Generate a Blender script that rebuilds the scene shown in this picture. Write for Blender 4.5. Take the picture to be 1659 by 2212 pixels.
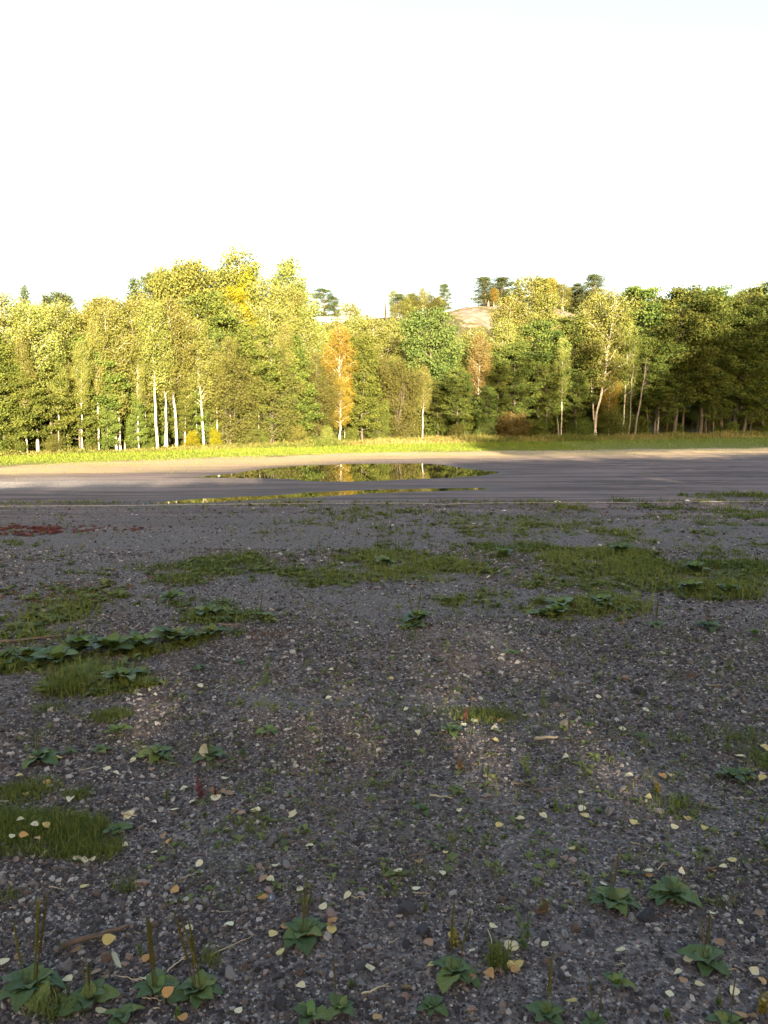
import bpy, math, random
import numpy as np
from mathutils import Vector, Matrix, Quaternion

S = bpy.context.scene
COL = S.collection
R = math.radians
for o in list(bpy.data.objects):
    bpy.data.objects.remove(o)

# ------------------------------------------------------------------ camera
CAM_Z, PITCH, F = 1.6, R(6.48), 1726.0          # F: focal length in pixels of a 1659 x 2212 view of the photograph
cp, sp = math.cos(PITCH), math.sin(PITCH)
cam = bpy.data.cameras.new('camera'); camo = bpy.data.objects.new('camera', cam); COL.objects.link(camo)
camo.location = (0, 0, CAM_Z); camo.rotation_euler = (R(90) - PITCH, 0, 0)
cam.sensor_width = 36; cam.lens = 36 * F / 2212; cam.clip_start = 0.05; cam.clip_end = 6000
S.camera = camo

# ------------------------------------------------------------------ light
SUN_EL, SUN_AZ = R(9.0), R(-8.0)                # low evening sun behind the viewer, a little to the right
sa, ca = math.sin(SUN_AZ), math.cos(SUN_AZ)
TE = math.tan(SUN_EL)
w = bpy.data.worlds.new('World'); S.world = w; w.use_nodes = True
nt = w.node_tree; bg = nt.nodes['Background']
sky = nt.nodes.new('ShaderNodeTexSky'); sky.sky_type = 'NISHITA'; sky.sun_disc = False
sky.sun_elevation = SUN_EL; sky.sun_rotation = R(180) + SUN_AZ
sky.air_density = 1.0; sky.dust_density = 3.0; sky.ozone_density = 1.0
nt.links.new(sky.outputs[0], bg.inputs[0]); bg.inputs[1].default_value = 0.10
sun = bpy.data.lights.new('sun', 'SUN'); suno = bpy.data.objects.new('sun', sun); COL.objects.link(suno)
sun.energy = 5.0; sun.angle = R(0.55); sun.color = (1.0, 0.87, 0.64)
suno.rotation_euler = Vector((sa * math.cos(SUN_EL), ca * math.cos(SUN_EL), -math.sin(SUN_EL))).to_track_quat('-Z', 'Y').to_euler()
S.view_settings.view_transform = 'Standard'; S.view_settings.look = 'None'
S.view_settings.exposure = 2.75; S.view_settings.gamma = 1.0; S.view_settings.use_curve_mapping = False
S.view_settings.use_white_balance = True; S.view_settings.white_balance_temperature = 7200; S.view_settings.white_balance_tint = 16
S.cycles.max_bounces = 6; S.cycles.diffuse_bounces = 3; S.cycles.glossy_bounces = 2
S.cycles.transmission_bounces = 3; S.cycles.transparent_max_bounces = 4
S.cycles.caustics_reflective = False; S.cycles.caustics_refractive = False
S.cycles.use_denoising = True

# ------------------------------------------------------------------ helpers: pixels to places
def ground(vx, vy, z=0.0):
    """the point of the level z under a pixel of the 1659 x 2212 view"""
    dx, dy = (vx - 829.5) / F, -(vy - 1106) / F
    d = (dx, cp + dy * sp, -sp + dy * cp)
    k = (z - CAM_Z) / d[2]
    return d[0] * k, d[1] * k
def x_at(vx, Y, z=0.0):
    return (vx - 829.5) / F * (Y * cp - (z - CAM_Z) * sp)
def z_at(vy, Y):
    dy = -(vy - 1106) / F
    return CAM_Z + Y * (dy * cp - sp) / (cp + dy * sp)

# ------------------------------------------------------------------ helpers: noise, ground relief
def _h(i, j, s):
    n = (i * 374761393 + j * 668265263 + s * 1274126177) & 0x7fffffff
    n = ((n ^ (n >> 13)) * 1274126177) & 0x7fffffff
    return ((n ^ (n >> 16)) & 0xffff) / 65535.0
def vnoise(x, y, s=0):
    x = np.asarray(x, float); y = np.asarray(y, float)
    i = np.floor(x).astype(np.int64); j = np.floor(y).astype(np.int64)
    u = x - i; v = y - j; u = u * u * (3 - 2 * u); v = v * v * (3 - 2 * v)
    return (_h(i, j, s) * (1 - u) + _h(i + 1, j, s) * u) * (1 - v) + (_h(i, j + 1, s) * (1 - u) + _h(i + 1, j + 1, s) * u) * v
def fbm(x, y, s=0, o=4):
    t = 0; a = .5
    for k in range(o):
        t = t + a * vnoise(x * 2 ** k, y * 2 ** k, s + k * 7); a *= .5
    return t / (1 - .5 ** o)
def sst(a, b, x):
    t = np.clip((x - a) / (b - a), 0, 1); return t * t * (3 - 2 * t)

TX = np.array([-80, -17.8, 3.1, 49, 140.]); TY = np.array([-49, 37, 66, 102, 173.])     # edge of the wood
WX = np.array([-80, -17, 0, 38, 120.]); WY = np.array([-53, 35.4, 53, 79, 140.])         # edge of the tall weeds
LX = np.array([-80, -14.3, 0, 23.7, 110.]); LY = np.array([-40, 29.7, 42, 49.3, 80.])    # edge of the grass
def Tl(x): return np.interp(x, TX, TY)
def Wl(x): return np.interp(x, WX, WY)
def Ll(x): return np.interp(x, LX, LY)

def poly(pts): return np.array([ground(a, b) for a, b in pts])
PUD = [poly([(395, 1031), (500, 1021), (560, 1012), (640, 1005), (760, 1001), (905, 1000), (965, 1003), (1010, 1011), (1090, 1019), (1085, 1022), (1030, 1029), (940, 1033), (880, 1036), (760, 1040), (650, 1039), (625, 1034), (560, 1033)]),
       poly([(343, 1086), (430, 1077), (520, 1073), (640, 1066), (760, 1059), (900, 1055), (1055, 1053), (1050, 1057), (900, 1061), (800, 1064), (690, 1071), (560, 1078), (430, 1085)])]
def sdist(P, x, y):
    """signed distance to a polygon, positive inside"""
    x = np.asarray(x, float); y = np.asarray(y, float)
    d = np.full(x.shape, 1e9); ins = np.zeros(x.shape, bool)
    n = len(P)
    for k in range(n):
        ax, ay = P[k]; bx_, by_ = P[(k + 1) % n]
        ex, ey = bx_ - ax, by_ - ay
        t = np.clip(((x - ax) * ex + (y - ay) * ey) / (ex * ex + ey * ey + 1e-12), 0, 1)
        d = np.minimum(d, np.hypot(x - ax - t * ex, y - ay - t * ey))
        c = ((ay > y) != (by_ > y)) & (x < (bx_ - ax) * (y - ay) / (by_ - ay + 1e-12) + ax)
        ins ^= c
    return np.where(ins, d, -d)
def pud(x, y):
    w_ = 0.34 * (fbm(x * 1.3, y * .8, 91) - .5)
    return np.maximum(sdist(PUD[0], x, y), sdist(PUD[1], x, y) + .2) + w_
RS = np.array([-60, 0, 30, 60, 97, 110, 140, 165, 200, 300, 600.]); RH = np.array([5, 7, 10, 14, 21.5, 24, 27, 28.6, 26, 20, 15.])
def hill(x, y):
    t = .65 * (y - Tl(x)); s = (x + 17.8) * .715 + (y - 37) * .70
    h = np.interp(s, RS, RH) * sst(2, 80, t)
    return h * (1 + .07 * (fbm(x * .12, y * .12, 5) - .5)) + .8 * (fbm(x * .25, y * .25, 6) - .5) * sst(3, 14, t)
def gz(x, y):
    x = np.asarray(x, float); y = np.asarray(y, float)
    r = np.hypot(x, y)
    z = .05 * (fbm(x * .5, y * .5, 1) - .5) + .02 * (fbm(x * 2.2, y * 2.2, 2, 3) - .5) * sst(14, 6, r)
    q = y * .97 - x * .12
    rut = (fbm(x * .05, q * 1.1, 3, 4) - .5)
    rut = rut + .35 * (fbm(x * .09, q * 3.1, 8, 3) - .5)
    z = z + .19 * rut * sst(10, 17, r) * sst(1, -3, y - Ll(x))
    p = pud(x, y)
    flat = sst(-5.0, -.5, p)
    z = z * (1 - flat) + (-.03 + .0) * flat * 0 - .045 * sst(-.1, .7, p)
    z = z + .10 * (fbm(x * .3, y * .3, 4) - .5) * sst(0, 5, y - Ll(x))
    # a low ridge of gravel crossing the near ground
    for (a, b, hgt, wd) in RIDGES:
        e = b - a; L2 = e @ e
        t = np.clip(((x - a[0]) * e[0] + (y - a[1]) * e[1]) / L2, 0, 1)
        d = np.hypot(x - a[0] - t * e[0], y - a[1] - t * e[1])
        z = z + hgt * np.exp(-(d / wd) ** 2)
    # bank of the wood behind the viewer
    s = x * sa + y * ca
    z = z + 2.0 * sst(-10, -24, s)
    return z + hill(x, y)
RIDGES = [(np.array(ground(300, 1500)), np.array(ground(1350, 1660)), .035, .35), (np.array(ground(500, 1375)), np.array(ground(1250, 1440)), .03, .3)]
def gz1(x, y): return float(gz(np.array([x]), np.array([y]))[0])

# ------------------------------------------------------------------ helpers: meshes and objects
def mesh(name, V, Fc, mats=(), attrs=None, smooth=False, fmat=None):
    """V (n,3); Fc an (m,k) array, or a list of such arrays with different k"""
    me = bpy.data.meshes.new(name)
    V = np.asarray(V, np.float32)
    if not isinstance(Fc, list): Fc = [Fc]
    Fc = [np.asarray(f, np.int32) for f in Fc if len(f)]
    tot = np.concatenate([np.full(len(f), f.shape[1], np.int32) for f in Fc])
    idx = np.concatenate([f.ravel() for f in Fc])
    me.vertices.add(len(V)); me.vertices.foreach_set('co', V.ravel())
    me.loops.add(len(idx)); me.loops.foreach_set('vertex_index', idx)
    me.polygons.add(len(tot))
    st = np.zeros(len(tot), np.int32); st[1:] = np.cumsum(tot)[:-1]
    me.polygons.foreach_set('loop_start', st); me.polygons.foreach_set('loop_total', tot)
    me.polygons.foreach_set('use_smooth', np.full(len(tot), smooth))
    for m in mats: me.materials.append(m)
    if fmat is not None: me.polygons.foreach_set('material_index', np.asarray(fmat, np.int32))
    for k, (dom, a) in (attrs or {}).items():
        at = me.attributes.new(k, 'FLOAT', dom); at.data.foreach_set('value', np.asarray(a, np.float32))
    me.update(calc_edges=True)
    return me
def obj(name, me, parent=None, loc=(0, 0, 0), rot=(0, 0, 0), scale=(1, 1, 1)):
    o = bpy.data.objects.new(name, me); COL.objects.link(o)
    o.parent = parent; o.location = loc; o.rotation_euler = rot; o.scale = scale
    return o
def tag(o, label, cat, group=None, kind=None):
    o['label'] = label
    if cat: o['category'] = cat
    if group: o['group'] = group
    if kind: o['kind'] = kind
    return o
def struct(o, label=None):
    o['kind'] = 'structure'
    if label: o['label'] = label
    return o
class Acc:
    """collects pieces of geometry for one mesh"""
    def __init__(self): self.V = []; self.Q = []; self.T = []; self.n = 0; self.aq = []; self.at = []
    def add(self, V, Q=None, T=None, a=.5):
        V = np.asarray(V, float); 
        if Q is not None and len(Q): self.Q.append(np.asarray(Q) + self.n); self.aq.append(np.broadcast_to(a, (len(Q),)))
        if T is not None and len(T): self.T.append(np.asarray(T) + self.n); self.at.append(np.broadcast_to(a, (len(T),)))
        self.V.append(V); self.n += len(V)
    def mesh(self, name, mats, smooth=False):
        fs = []; at = []
        if self.Q: fs.append(np.concatenate(self.Q)); at.append(np.concatenate(self.aq))
        if self.T: fs.append(np.concatenate(self.T)); at.append(np.concatenate(self.at))
        return mesh(name, np.concatenate(self.V), fs, mats, {'tint': ('FACE', np.concatenate(at))}, smooth)
def tube(P, rad, n=6, cap=True):
    P = np.asarray(P, float); rad = np.broadcast_to(rad, (len(P),))
    T = np.gradient(P, axis=0); T /= np.linalg.norm(T, axis=1)[:, None] + 1e-9
    ref = np.array([1., 0, 0]) if abs(T[0][0]) < .8 else np.array([0, 1., 0])
    A = np.cross(T, ref); A /= np.linalg.norm(A, axis=1)[:, None] + 1e-9
    B = np.cross(T, A)
    th = np.linspace(0, 2 * math.pi, n, endpoint=False)
    V = P[:, None] + rad[:, None, None] * (np.cos(th)[None, :, None] * A[:, None] + np.sin(th)[None, :, None] * B[:, None])
    V = V.reshape(-1, 3); m = len(P)
    i = np.arange(m - 1)[:, None] * n; k = np.arange(n)[None]
    k2 = (k + 1) % n
    Q = np.stack([i + k, i + k2, i + n + k2, i + n + k], -1).reshape(-1, 4)
    if cap and n == 4 or cap and n == 6:
        e = (m - 1) * n
        Q = np.concatenate([Q, np.array([[e, e + 1, e + 2, e + 3]] if n == 4 else [[e, e + 1, e + 2, e + 3], [e, e + 3, e + 4, e + 5]])])
    return V, Q
def unit(v): return v / (np.linalg.norm(v, axis=-1, keepdims=True) + 1e-9)
def rhombs(C, L, W, rng, up=.35, droop=0.):
    """leaf-shaped faces round the points C"""
    n = len(C); L = np.broadcast_to(L, (n,))[:, None]; W = np.broadcast_to(W, (n,))[:, None]
    nrm = unit(rng.normal(size=(n, 3)) + np.array([0, 0, up * 2]))
    a = rng.normal(size=(n, 3)); a[:, 2] -= droop; a = unit(a - (a * nrm).sum(1, keepdims=True) * nrm)
    b = np.cross(nrm, a)
    V = np.stack([C - a * L * .5, C + b * W * .5 + a * L * .06, C + a * L * .5, C - b * W * .5 + a * L * .06], 1).reshape(-1, 3)
    return V, np.arange(4 * n).reshape(n, 4)

# ------------------------------------------------------------------ helpers: materials
def newmat(name):
    m = bpy.data.materials.new(name); m.use_nodes = True
    t = m.node_tree; t.nodes.clear()
    out = t.nodes.new('ShaderNodeOutputMaterial')
    return m, t, out
class NB:
    def __init__(s, t): s.t = t
    def n(s, typ, **k):
        nd = s.t.nodes.new('ShaderNode' + typ)
        for a, b in k.items(): setattr(nd, a, b)
        return nd
    def l(s, a, b): s.t.links.new(a, b)
    def attr(s, name, typ='GEOMETRY'):
        nd = s.n('Attribute'); nd.attribute_name = name; nd.attribute_type = typ; return nd.outputs['Fac']
    def mix(s, fac, a, b, mode='MIX'):
        nd = s.n('Mix'); nd.data_type = 'RGBA'; nd.blend_type = mode
        for v, i in ((fac, 0), (a, 6), (b, 7)):
            if hasattr(v, 'links') or isinstance(v, bpy.types.NodeSocket): s.l(v, nd.inputs[i])
            else: nd.inputs[i].default_value = v if i == 0 else (*v, 1)
        return nd.outputs[2]
    def math(s, op, a, b=0., clamp=False):
        nd = s.n('Math'); nd.operation = op; nd.use_clamp = clamp
        for v, i in ((a, 0), (b, 1)):
            if isinstance(v, bpy.types.NodeSocket): s.l(v, nd.inputs[i])
            else: nd.inputs[i].default_value = v
        return nd.outputs[0]
    def ramp(s, fac, stops):
        nd = s.n('ValToRGB'); e = nd.color_ramp.elements
        while len(e) < len(stops): e.new(.5)
        for k, (p, c) in enumerate(stops): e[k].position = p; e[k].color = (*c, 1)
        s.l(fac, nd.inputs[0]); return nd.outputs[0]
    def noise(s, vec, scale, detail=4, rough=.55):
        nd = s.n('TexNoise'); nd.inputs['Scale'].default_value = scale; nd.inputs['Detail'].default_value = detail; nd.inputs['Roughness'].default_value = rough
        if vec is not None: s.l(vec, nd.inputs['Vector'])
        return nd.outputs[0]
    def vor(s, vec, scale, out='Color'):
        nd = s.n('TexVoronoi'); nd.inputs['Scale'].default_value = scale
        if vec is not None: s.l(vec, nd.inputs['Vector'])
        return nd.outputs[out]
    def bump(s, h, strength, dist, nrm=None):
        nd = s.n('Bump'); nd.inputs['Strength'].default_value = strength; nd.inputs['Distance'].default_value = dist
        s.l(h, nd.inputs['Height'])
        if nrm is not None: s.l(nrm, nd.inputs['Normal'])
        return nd.outputs[0]
    def principled(s, out, col, rough=.8, spec=.3, nrm=None):
        p = s.n('BsdfPrincipled')
        if isinstance(col, bpy.types.NodeSocket): s.l(col, p.inputs['Base Color'])
        else: p.inputs['Base Color'].default_value = (*col, 1)
        if isinstance(rough, bpy.types.NodeSocket): s.l(rough, p.inputs['Roughness'])
        else: p.inputs['Roughness'].default_value = rough
        p.inputs['Specular IOR Level'].default_value = spec
        if nrm is not None: s.l(nrm, p.inputs['Normal'])
        s.l(p.outputs[0], out.inputs[0]); return p
    def sep(s, c):
        nd = s.n('SeparateColor'); s.l(c, nd.inputs[0]); return nd.outputs

def leafmat(name, A, B, transl=.35, var=.35, gloss=.0):
    """leaf colour A..B by the leaf's own tint, shifted for each plant"""
    m, t, out = newmat(name); b = NB(t)
    c = b.mix(b.attr('tint'), A, B)
    oi = b.n('ObjectInfo')
    hs = b.n('HueSaturation')
    b.l(b.math('MULTIPLY_ADD', oi.outputs['Random'], .04), hs.inputs['Hue'])
    hs.inputs['Hue'].links[0].from_node.inputs[2].default_value = .48
    v = b.math('MULTIPLY_ADD', oi.outputs['Random'], var); v.node.inputs[2].default_value = 1 - var / 2
    b.l(v, hs.inputs['Value']); b.l(c, hs.inputs['Color'])
    d = b.n('BsdfDiffuse'); b.l(hs.outputs[0], d.inputs[0])
    tr = b.n('BsdfTranslucent'); b.l(hs.outputs[0], tr.inputs[0])
    mx = b.n('MixShader'); mx.inputs[0].default_value = transl
    b.l(d.outputs[0], mx.inputs[1]); b.l(tr.outputs[0], mx.inputs[2])
    last = mx.outputs[0]
    if gloss:
        g = b.n('BsdfGlossy'); g.inputs['Roughness'].default_value = .38; g.inputs['Color'].default_value = (.9, .9, .9, 1)
        m2 = b.n('MixShader'); m2.inputs[0].default_value = gloss
        b.l(last, m2.inputs[1]); b.l(g.outputs[0], m2.inputs[2]); last = m2.outputs[0]
    b.l(last, out.inputs[0])
    return m
def barkmat(name, A, B, scale=(6, 6, 1.2), birch=False):
    m, t, out = newmat(name); b = NB(t)
    tc = b.n('TexCoord'); mp = b.n('Mapping'); mp.inputs['Scale'].default_value = scale; b.l(tc.outputs['Object'], mp.inputs[0])
    nz = b.noise(mp.outputs[0], 2.0, 5)
    if birch: c = b.ramp(nz, [(.36, B), (.44, A), (.7, tuple(min(1, x * 1.15) for x in A))])
    else: c = b.ramp(nz, [(.3, B), (.65, A)])
    b.principled(out, c, .85, .15, b.bump(nz, .5, .02)); return m
M = {}
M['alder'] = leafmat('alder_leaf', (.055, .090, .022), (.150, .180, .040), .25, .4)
M['shaded_alder'] = leafmat('shaded_alder_leaf', (.034, .060, .018), (.125, .150, .036), .2, .4)  # alder green made darker, deepening the shade of the right-hand wood by colour
M['birch'] = leafmat('birch_leaf', (.100, .125, .030), (.225, .230, .065), .3, .4)
M['gold'] = leafmat('golden_leaf', (.170, .140, .025), (.300, .225, .040), .35, .3)
M['aspen'] = leafmat('aspen_leaf', (.060, .105, .030), (.125, .150, .045), .3, .3)
M['maple'] = leafmat('maple_leaf', (.170, .190, .015), (.300, .270, .025), .4, .2)
M['willow'] = leafmat('willow_leaf', (.080, .100, .028), (.150, .150, .042), .3, .4)
M['pine'] = leafmat('pine_needle', (.035, .060, .025), (.085, .105, .045), .1, .3)
M['spruce'] = leafmat('spruce_needle', (.030, .052, .024), (.070, .090, .036), .1, .3)
M['rust'] = leafmat('russet_leaf', (.110, .085, .035), (.190, .130, .050), .3, .3)
M['bark_grey'] = barkmat('alder_bark', (.13, .115, .09), (.05, .043, .036))
M['bark_birch'] = barkmat('birch_bark', (.50, .46, .39), (.08, .07, .06), (3, 3, 2.2), True)
M['bark_pine'] = barkmat('pine_bark', (.26, .15, .08), (.10, .07, .05))
M['dead_wood'] = barkmat('dead_wood', (.24, .215, .175), (.13, .115, .095))
M['charred'] = barkmat('dark_wood', (.06, .045, .035), (.025, .02, .018))

# ------------------------------------------------------------------ the ground
def build_ground():
    r = [0.0]; k = 1.0
    r = [1.0]
    while r[-1] < 9: r.append(r[-1] * 1.009 + .002)
    while r[-1] < 260: r.append(r[-1] * 1.0135)
    while r[-1] < 2500: r.append(r[-1] * 1.12)
    r = np.array(r)
    a = np.concatenate([np.arange(-180, -46, 4.0), np.arange(-46, -31, .6), np.arange(-31, 31, .17), np.arange(31, 46, .6), np.arange(46, 180, 4.0)])
    A = np.radians(a); nr, na = len(r), len(a)
    X = r[:, None] * np.sin(A)[None]; Y = r[:, None] * np.cos(A)[None]
    x, y = X.ravel(), Y.ravel()
    z = gz(x, y)
    V = np.stack([x, y, z], 1); V = np.concatenate([V, [[0, 0, gz1(0, 0)]]])
    i = np.arange(nr - 1)[:, None] * na; k = np.arange(na)[None]; k2 = (k + 1) % na
    Q = np.stack([i + k, i + na + k, i + na + k2, i + k2], -1).reshape(-1, 4)
    c = nr * na
    Tt = np.stack([np.full(na, c), np.arange(na), (np.arange(na) + 1) % na], 1)
    x, y = V[:, 0], V[:, 1]
    n1 = fbm(x * .6, y * .6, 11) - .5; n2 = fbm(x * .15, y * .5, 12) - .5
    lawn = sst(-1.5, 1.0, y - Ll(x) + 5 * n1)
    forest = sst(-1, 4, y - Tl(x) + 3 * n1)
    forest = np.maximum(forest, sst(-8, -16, x * sa + y * ca))
    dry = sst(-13, -4.0, (y - Ll(x)) + 10 * n2 + 5 * sst(10, 30, x) * -1) * (1 - lawn)
    mud = sst(11, 17, np.hypot(x, y) + 8 * n2)
    px, py = ground(60, 1046)
    pale = np.exp(-(((x - px + 1.5) / 5.0) ** 2 + ((y - py) / 1.8) ** 2) + 1.5 * n1)
    wet = sst(-.9, .2, pud(x, y))
    me = mesh('ground', V, [Q, Tt], [ground_mat()], {n: ('POINT', v) for n, v in (('lawn', lawn), ('forest', forest), ('dry', dry), ('mud', mud), ('pale', np.clip(pale, 0, 1)), ('wet', wet))}, True)
    struct(obj('ground', me), 'flat gravel and mud field rising into a wooded hill')
def ground_mat():
    m, t, out = newmat('gravel_field'); b = NB(t)
    P = b.n('NewGeometry').outputs['Position']
    mp = b.n('Mapping'); b.l(P, mp.inputs[0]); P = mp.outputs[0]
    v1 = b.vor(P, 95); v2 = b.vor(P, 38)
    g1 = b.ramp(b.sep(v1)[0], [(0, (.04, .037, .038)), (.55, (.10, .09, .09)), (.85, (.18, .16, .15)), (1, (.36, .33, .30))])
    g2 = b.ramp(b.sep(v2)[1], [(0, (.05, .047, .05)), (.7, (.10, .09, .09)), (1, (.22, .20, .19))])
    big = b.noise(P, .55, 5)
    g = b.mix(.4, g1, g2)
    g = b.mix(b.math('MULTIPLY', b.ramp(big, [(.45, (0, 0, 0)), (.7, (1, 1, 1))]), .35), g, (.115, .088, .07))
    # trodden mud further out
    st = b.n('Mapping'); st.inputs['Scale'].default_value = (.12, 1.2, 1); st.inputs['Rotation'].default_value = (0, 0, .12); b.l(P, st.inputs[0])
    sn = b.noise(st.outputs[0], 1.6, 7, .65)
    fine = b.noise(P, 14, 4, .7)
    mudc = b.ramp(sn, [(.40, (.060, .045, .047)), (.5, (.150, .113, .115)), (.60, (.240, .182, .180))])
    mudc = b.mix(b.math('MULTIPLY', fine, .5), mudc, (.06, .052, .05))
    mf = b.math('MULTIPLY', b.attr('mud'), .8)
    g = b.mix(mf, g, mudc)
    moss = b.ramp(b.noise(P, .9, 6, .7), [(.52, (0, 0, 0)), (.7, (1, 1, 1))])
    g = b.mix(b.math('MULTIPLY', moss, .35), g, (.055, .062, .03))
    palec = b.mix(b.sep(v2)[0], (.20, .185, .17), (.42, .39, .36))
    g = b.mix(b.attr('pale'), g, palec)
    dryc = b.ramp(b.noise(st.outputs[0], 2.4, 7, .7), [(.35, (.36, .27, .17)), (.5, (.42, .31, .20)), (.62, (.33, .31, .09))])
    g = b.mix(b.attr('dry'), g, dryc)
    lawnc = b.ramp(fine, [(.3, (.10, .13, .02)), (.7, (.19, .20, .035))])
    g = b.mix(b.attr('lawn'), g, lawnc)
    forc = b.ramp(fine, [(.3, (.045, .05, .02)), (.7, (.10, .085, .04))])
    g = b.mix(b.attr('forest'), g, forc)
    g = b.mix(b.math('MULTIPLY', b.attr('wet'), .55), g, (.04, .033, .03))
    hgt = b.math('ADD', b.sep(v1)[0], b.math('MULTIPLY', b.sep(v2)[1], 1.5))
    nr = b.bump(hgt, .55, .006)
    nr = b.bump(sn, .6, .08, nr); nr = b.bump(fine, .8, .06, nr)
    rough = b.math('MULTIPLY_ADD', b.attr('wet'), -.3); rough.node.inputs[2].default_value = .9
    b.principled(out, g, rough, .25, nr)
    return m
build_ground()

def build_water():
    m, t, out = newmat('puddle_water'); b = NB(t)
    P = b.n('NewGeometry').outputs['Position']
    mp = b.n('Mapping'); mp.inputs['Scale'].default_value = (1, .6, 1); b.l(P, mp.inputs[0])
    nr = b.bump(b.noise(mp.outputs[0], 3.0, 3), .02, .02)
    p = b.principled(out, (.022, .018, .012), .02, .5, nr); p.inputs['IOR'].default_value = 1.33
    for k, (nm, lb) in enumerate((('water', 'wide shallow puddle mirroring the lit trees'), ('water', 'long narrow puddle on the mud in front of the wide one'))):
        P0 = PUD[k]
        x0, y0 = P0.min(0) - .8; x1, y1 = P0.max(0) + .8
        nx, ny = int((x1 - x0) / .12), int((y1 - y0) / .12)
        gx, gy = np.meshgrid(np.linspace(x0, x1, nx), np.linspace(y0, y1, ny))
        p_ = sdist(P0, gx.ravel(), gy.ravel()) + .2 * k + .34 * (fbm(gx.ravel() * 1.3, gy.ravel() * .8, 91) - .5)
        idx = np.arange(nx * ny).reshape(ny, nx)
        Q = np.stack([idx[:-1, :-1], idx[:-1, 1:], idx[1:, 1:], idx[1:, :-1]], -1).reshape(-1, 4)
        keep = (p_[Q].max(1) > 0.0)
        V = np.stack([gx.ravel(), gy.ravel(), np.full(nx * ny, -.010)], 1)
        used = np.unique(Q[keep]); rem = np.full(nx * ny, -1); rem[used] = np.arange(len(used))
        struct(obj(nm, mesh('water', V[used], rem[Q[keep]], [m])), lb)
build_water()

def build_rock():
    m, t, out = newmat('granite'); b = NB(t)
    P = b.n('NewGeometry').outputs['Position']
    n1 = b.noise(P, .5, 8, .65); n2 = b.noise(P, .18, 4)
    c = b.ramp(n1, [(.3, (.10, .078, .062)), (.5, (.185, .150, .120)), (.7, (.27, .22, .18))])
    c = b.mix(b.ramp(n2, [(.5, (0, 0, 0)), (.6, (1, 1, 1))]), c, (.085, .085, .022))
    b.principled(out, c, .9, .2, b.bump(n1, 1.0, .6))
    cx, cy = 36.0, 205.0
    nx, ny = 90, 60
    gx, gy = np.meshgrid(np.linspace(cx - 48, cx + 42, nx), np.linspace(cy - 50, cy + 36, ny))
    x, y = gx.ravel(), gy.ravel()
    rr = np.hypot((x - cx) / 42, (y - cy) / 40) + .35 * (fbm(x * .15, y * .15, 44) - .5)
    z = gz(x, y) + 2.0 * sst(1.0, .25, rr) - .6 * sst(.8, 1.0, rr) + .5 * (fbm(x * .35, y * .5, 45) - .5)
    idx = np.arange(nx * ny).reshape(ny, nx)
    Q = np.stack([idx[:-1, :-1], idx[:-1, 1:], idx[1:, 1:], idx[1:, :-1]], -1).reshape(-1, 4)
    struct(obj('rock_outcrop', mesh('rock_outcrop', np.stack([x, y, z], 1), Q[rr[Q].min(1) < 1.05], [m], None, True)), 'bare granite hilltop showing between the trees')
build_rock()
def rz(x, y):
    rr = math.hypot((x - 36) / 42, (y - 205) / 40)
    return gz1(x, y) + 2.0 * float(sst(1.0, .25, np.array(rr)))

# ------------------------------------------------------------------ tree prototypes, all 10 m tall
def branch_path(p0, az, el, L, rng, n=5, curve=.25, wob=.08):
    P = [np.array(p0, float)]
    for k in range(n - 1):
        el_ = el + curve * k / (n - 1)
        d = np.array([math.cos(az) * math.cos(el_), math.sin(az) * math.cos(el_), math.sin(el_)])
        P.append(P[-1] + d * L / (n - 1) + rng.normal(size=3) * wob * L / n)
    return np.array(P)
def trunk_path(rng, H, lean=.0, wob=.05, n=12, az=None):
    az = rng.uniform(0, 6.28) if az is None else az
    t = np.linspace(0, 1, n)
    wx = np.cumsum(rng.normal(size=n) * wob); wy = np.cumsum(rng.normal(size=n) * wob)
    wx -= wx[0]; wy -= wy[0]
    return np.stack([wx + lean * t * H * math.cos(az), wy + lean * t * H * math.sin(az), t * H], 1)
def at_t(P, t):
    k = t * (len(P) - 1); i = min(int(k), len(P) - 2); f = k - i
    return P[i] * (1 - f) + P[i + 1] * f

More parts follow.
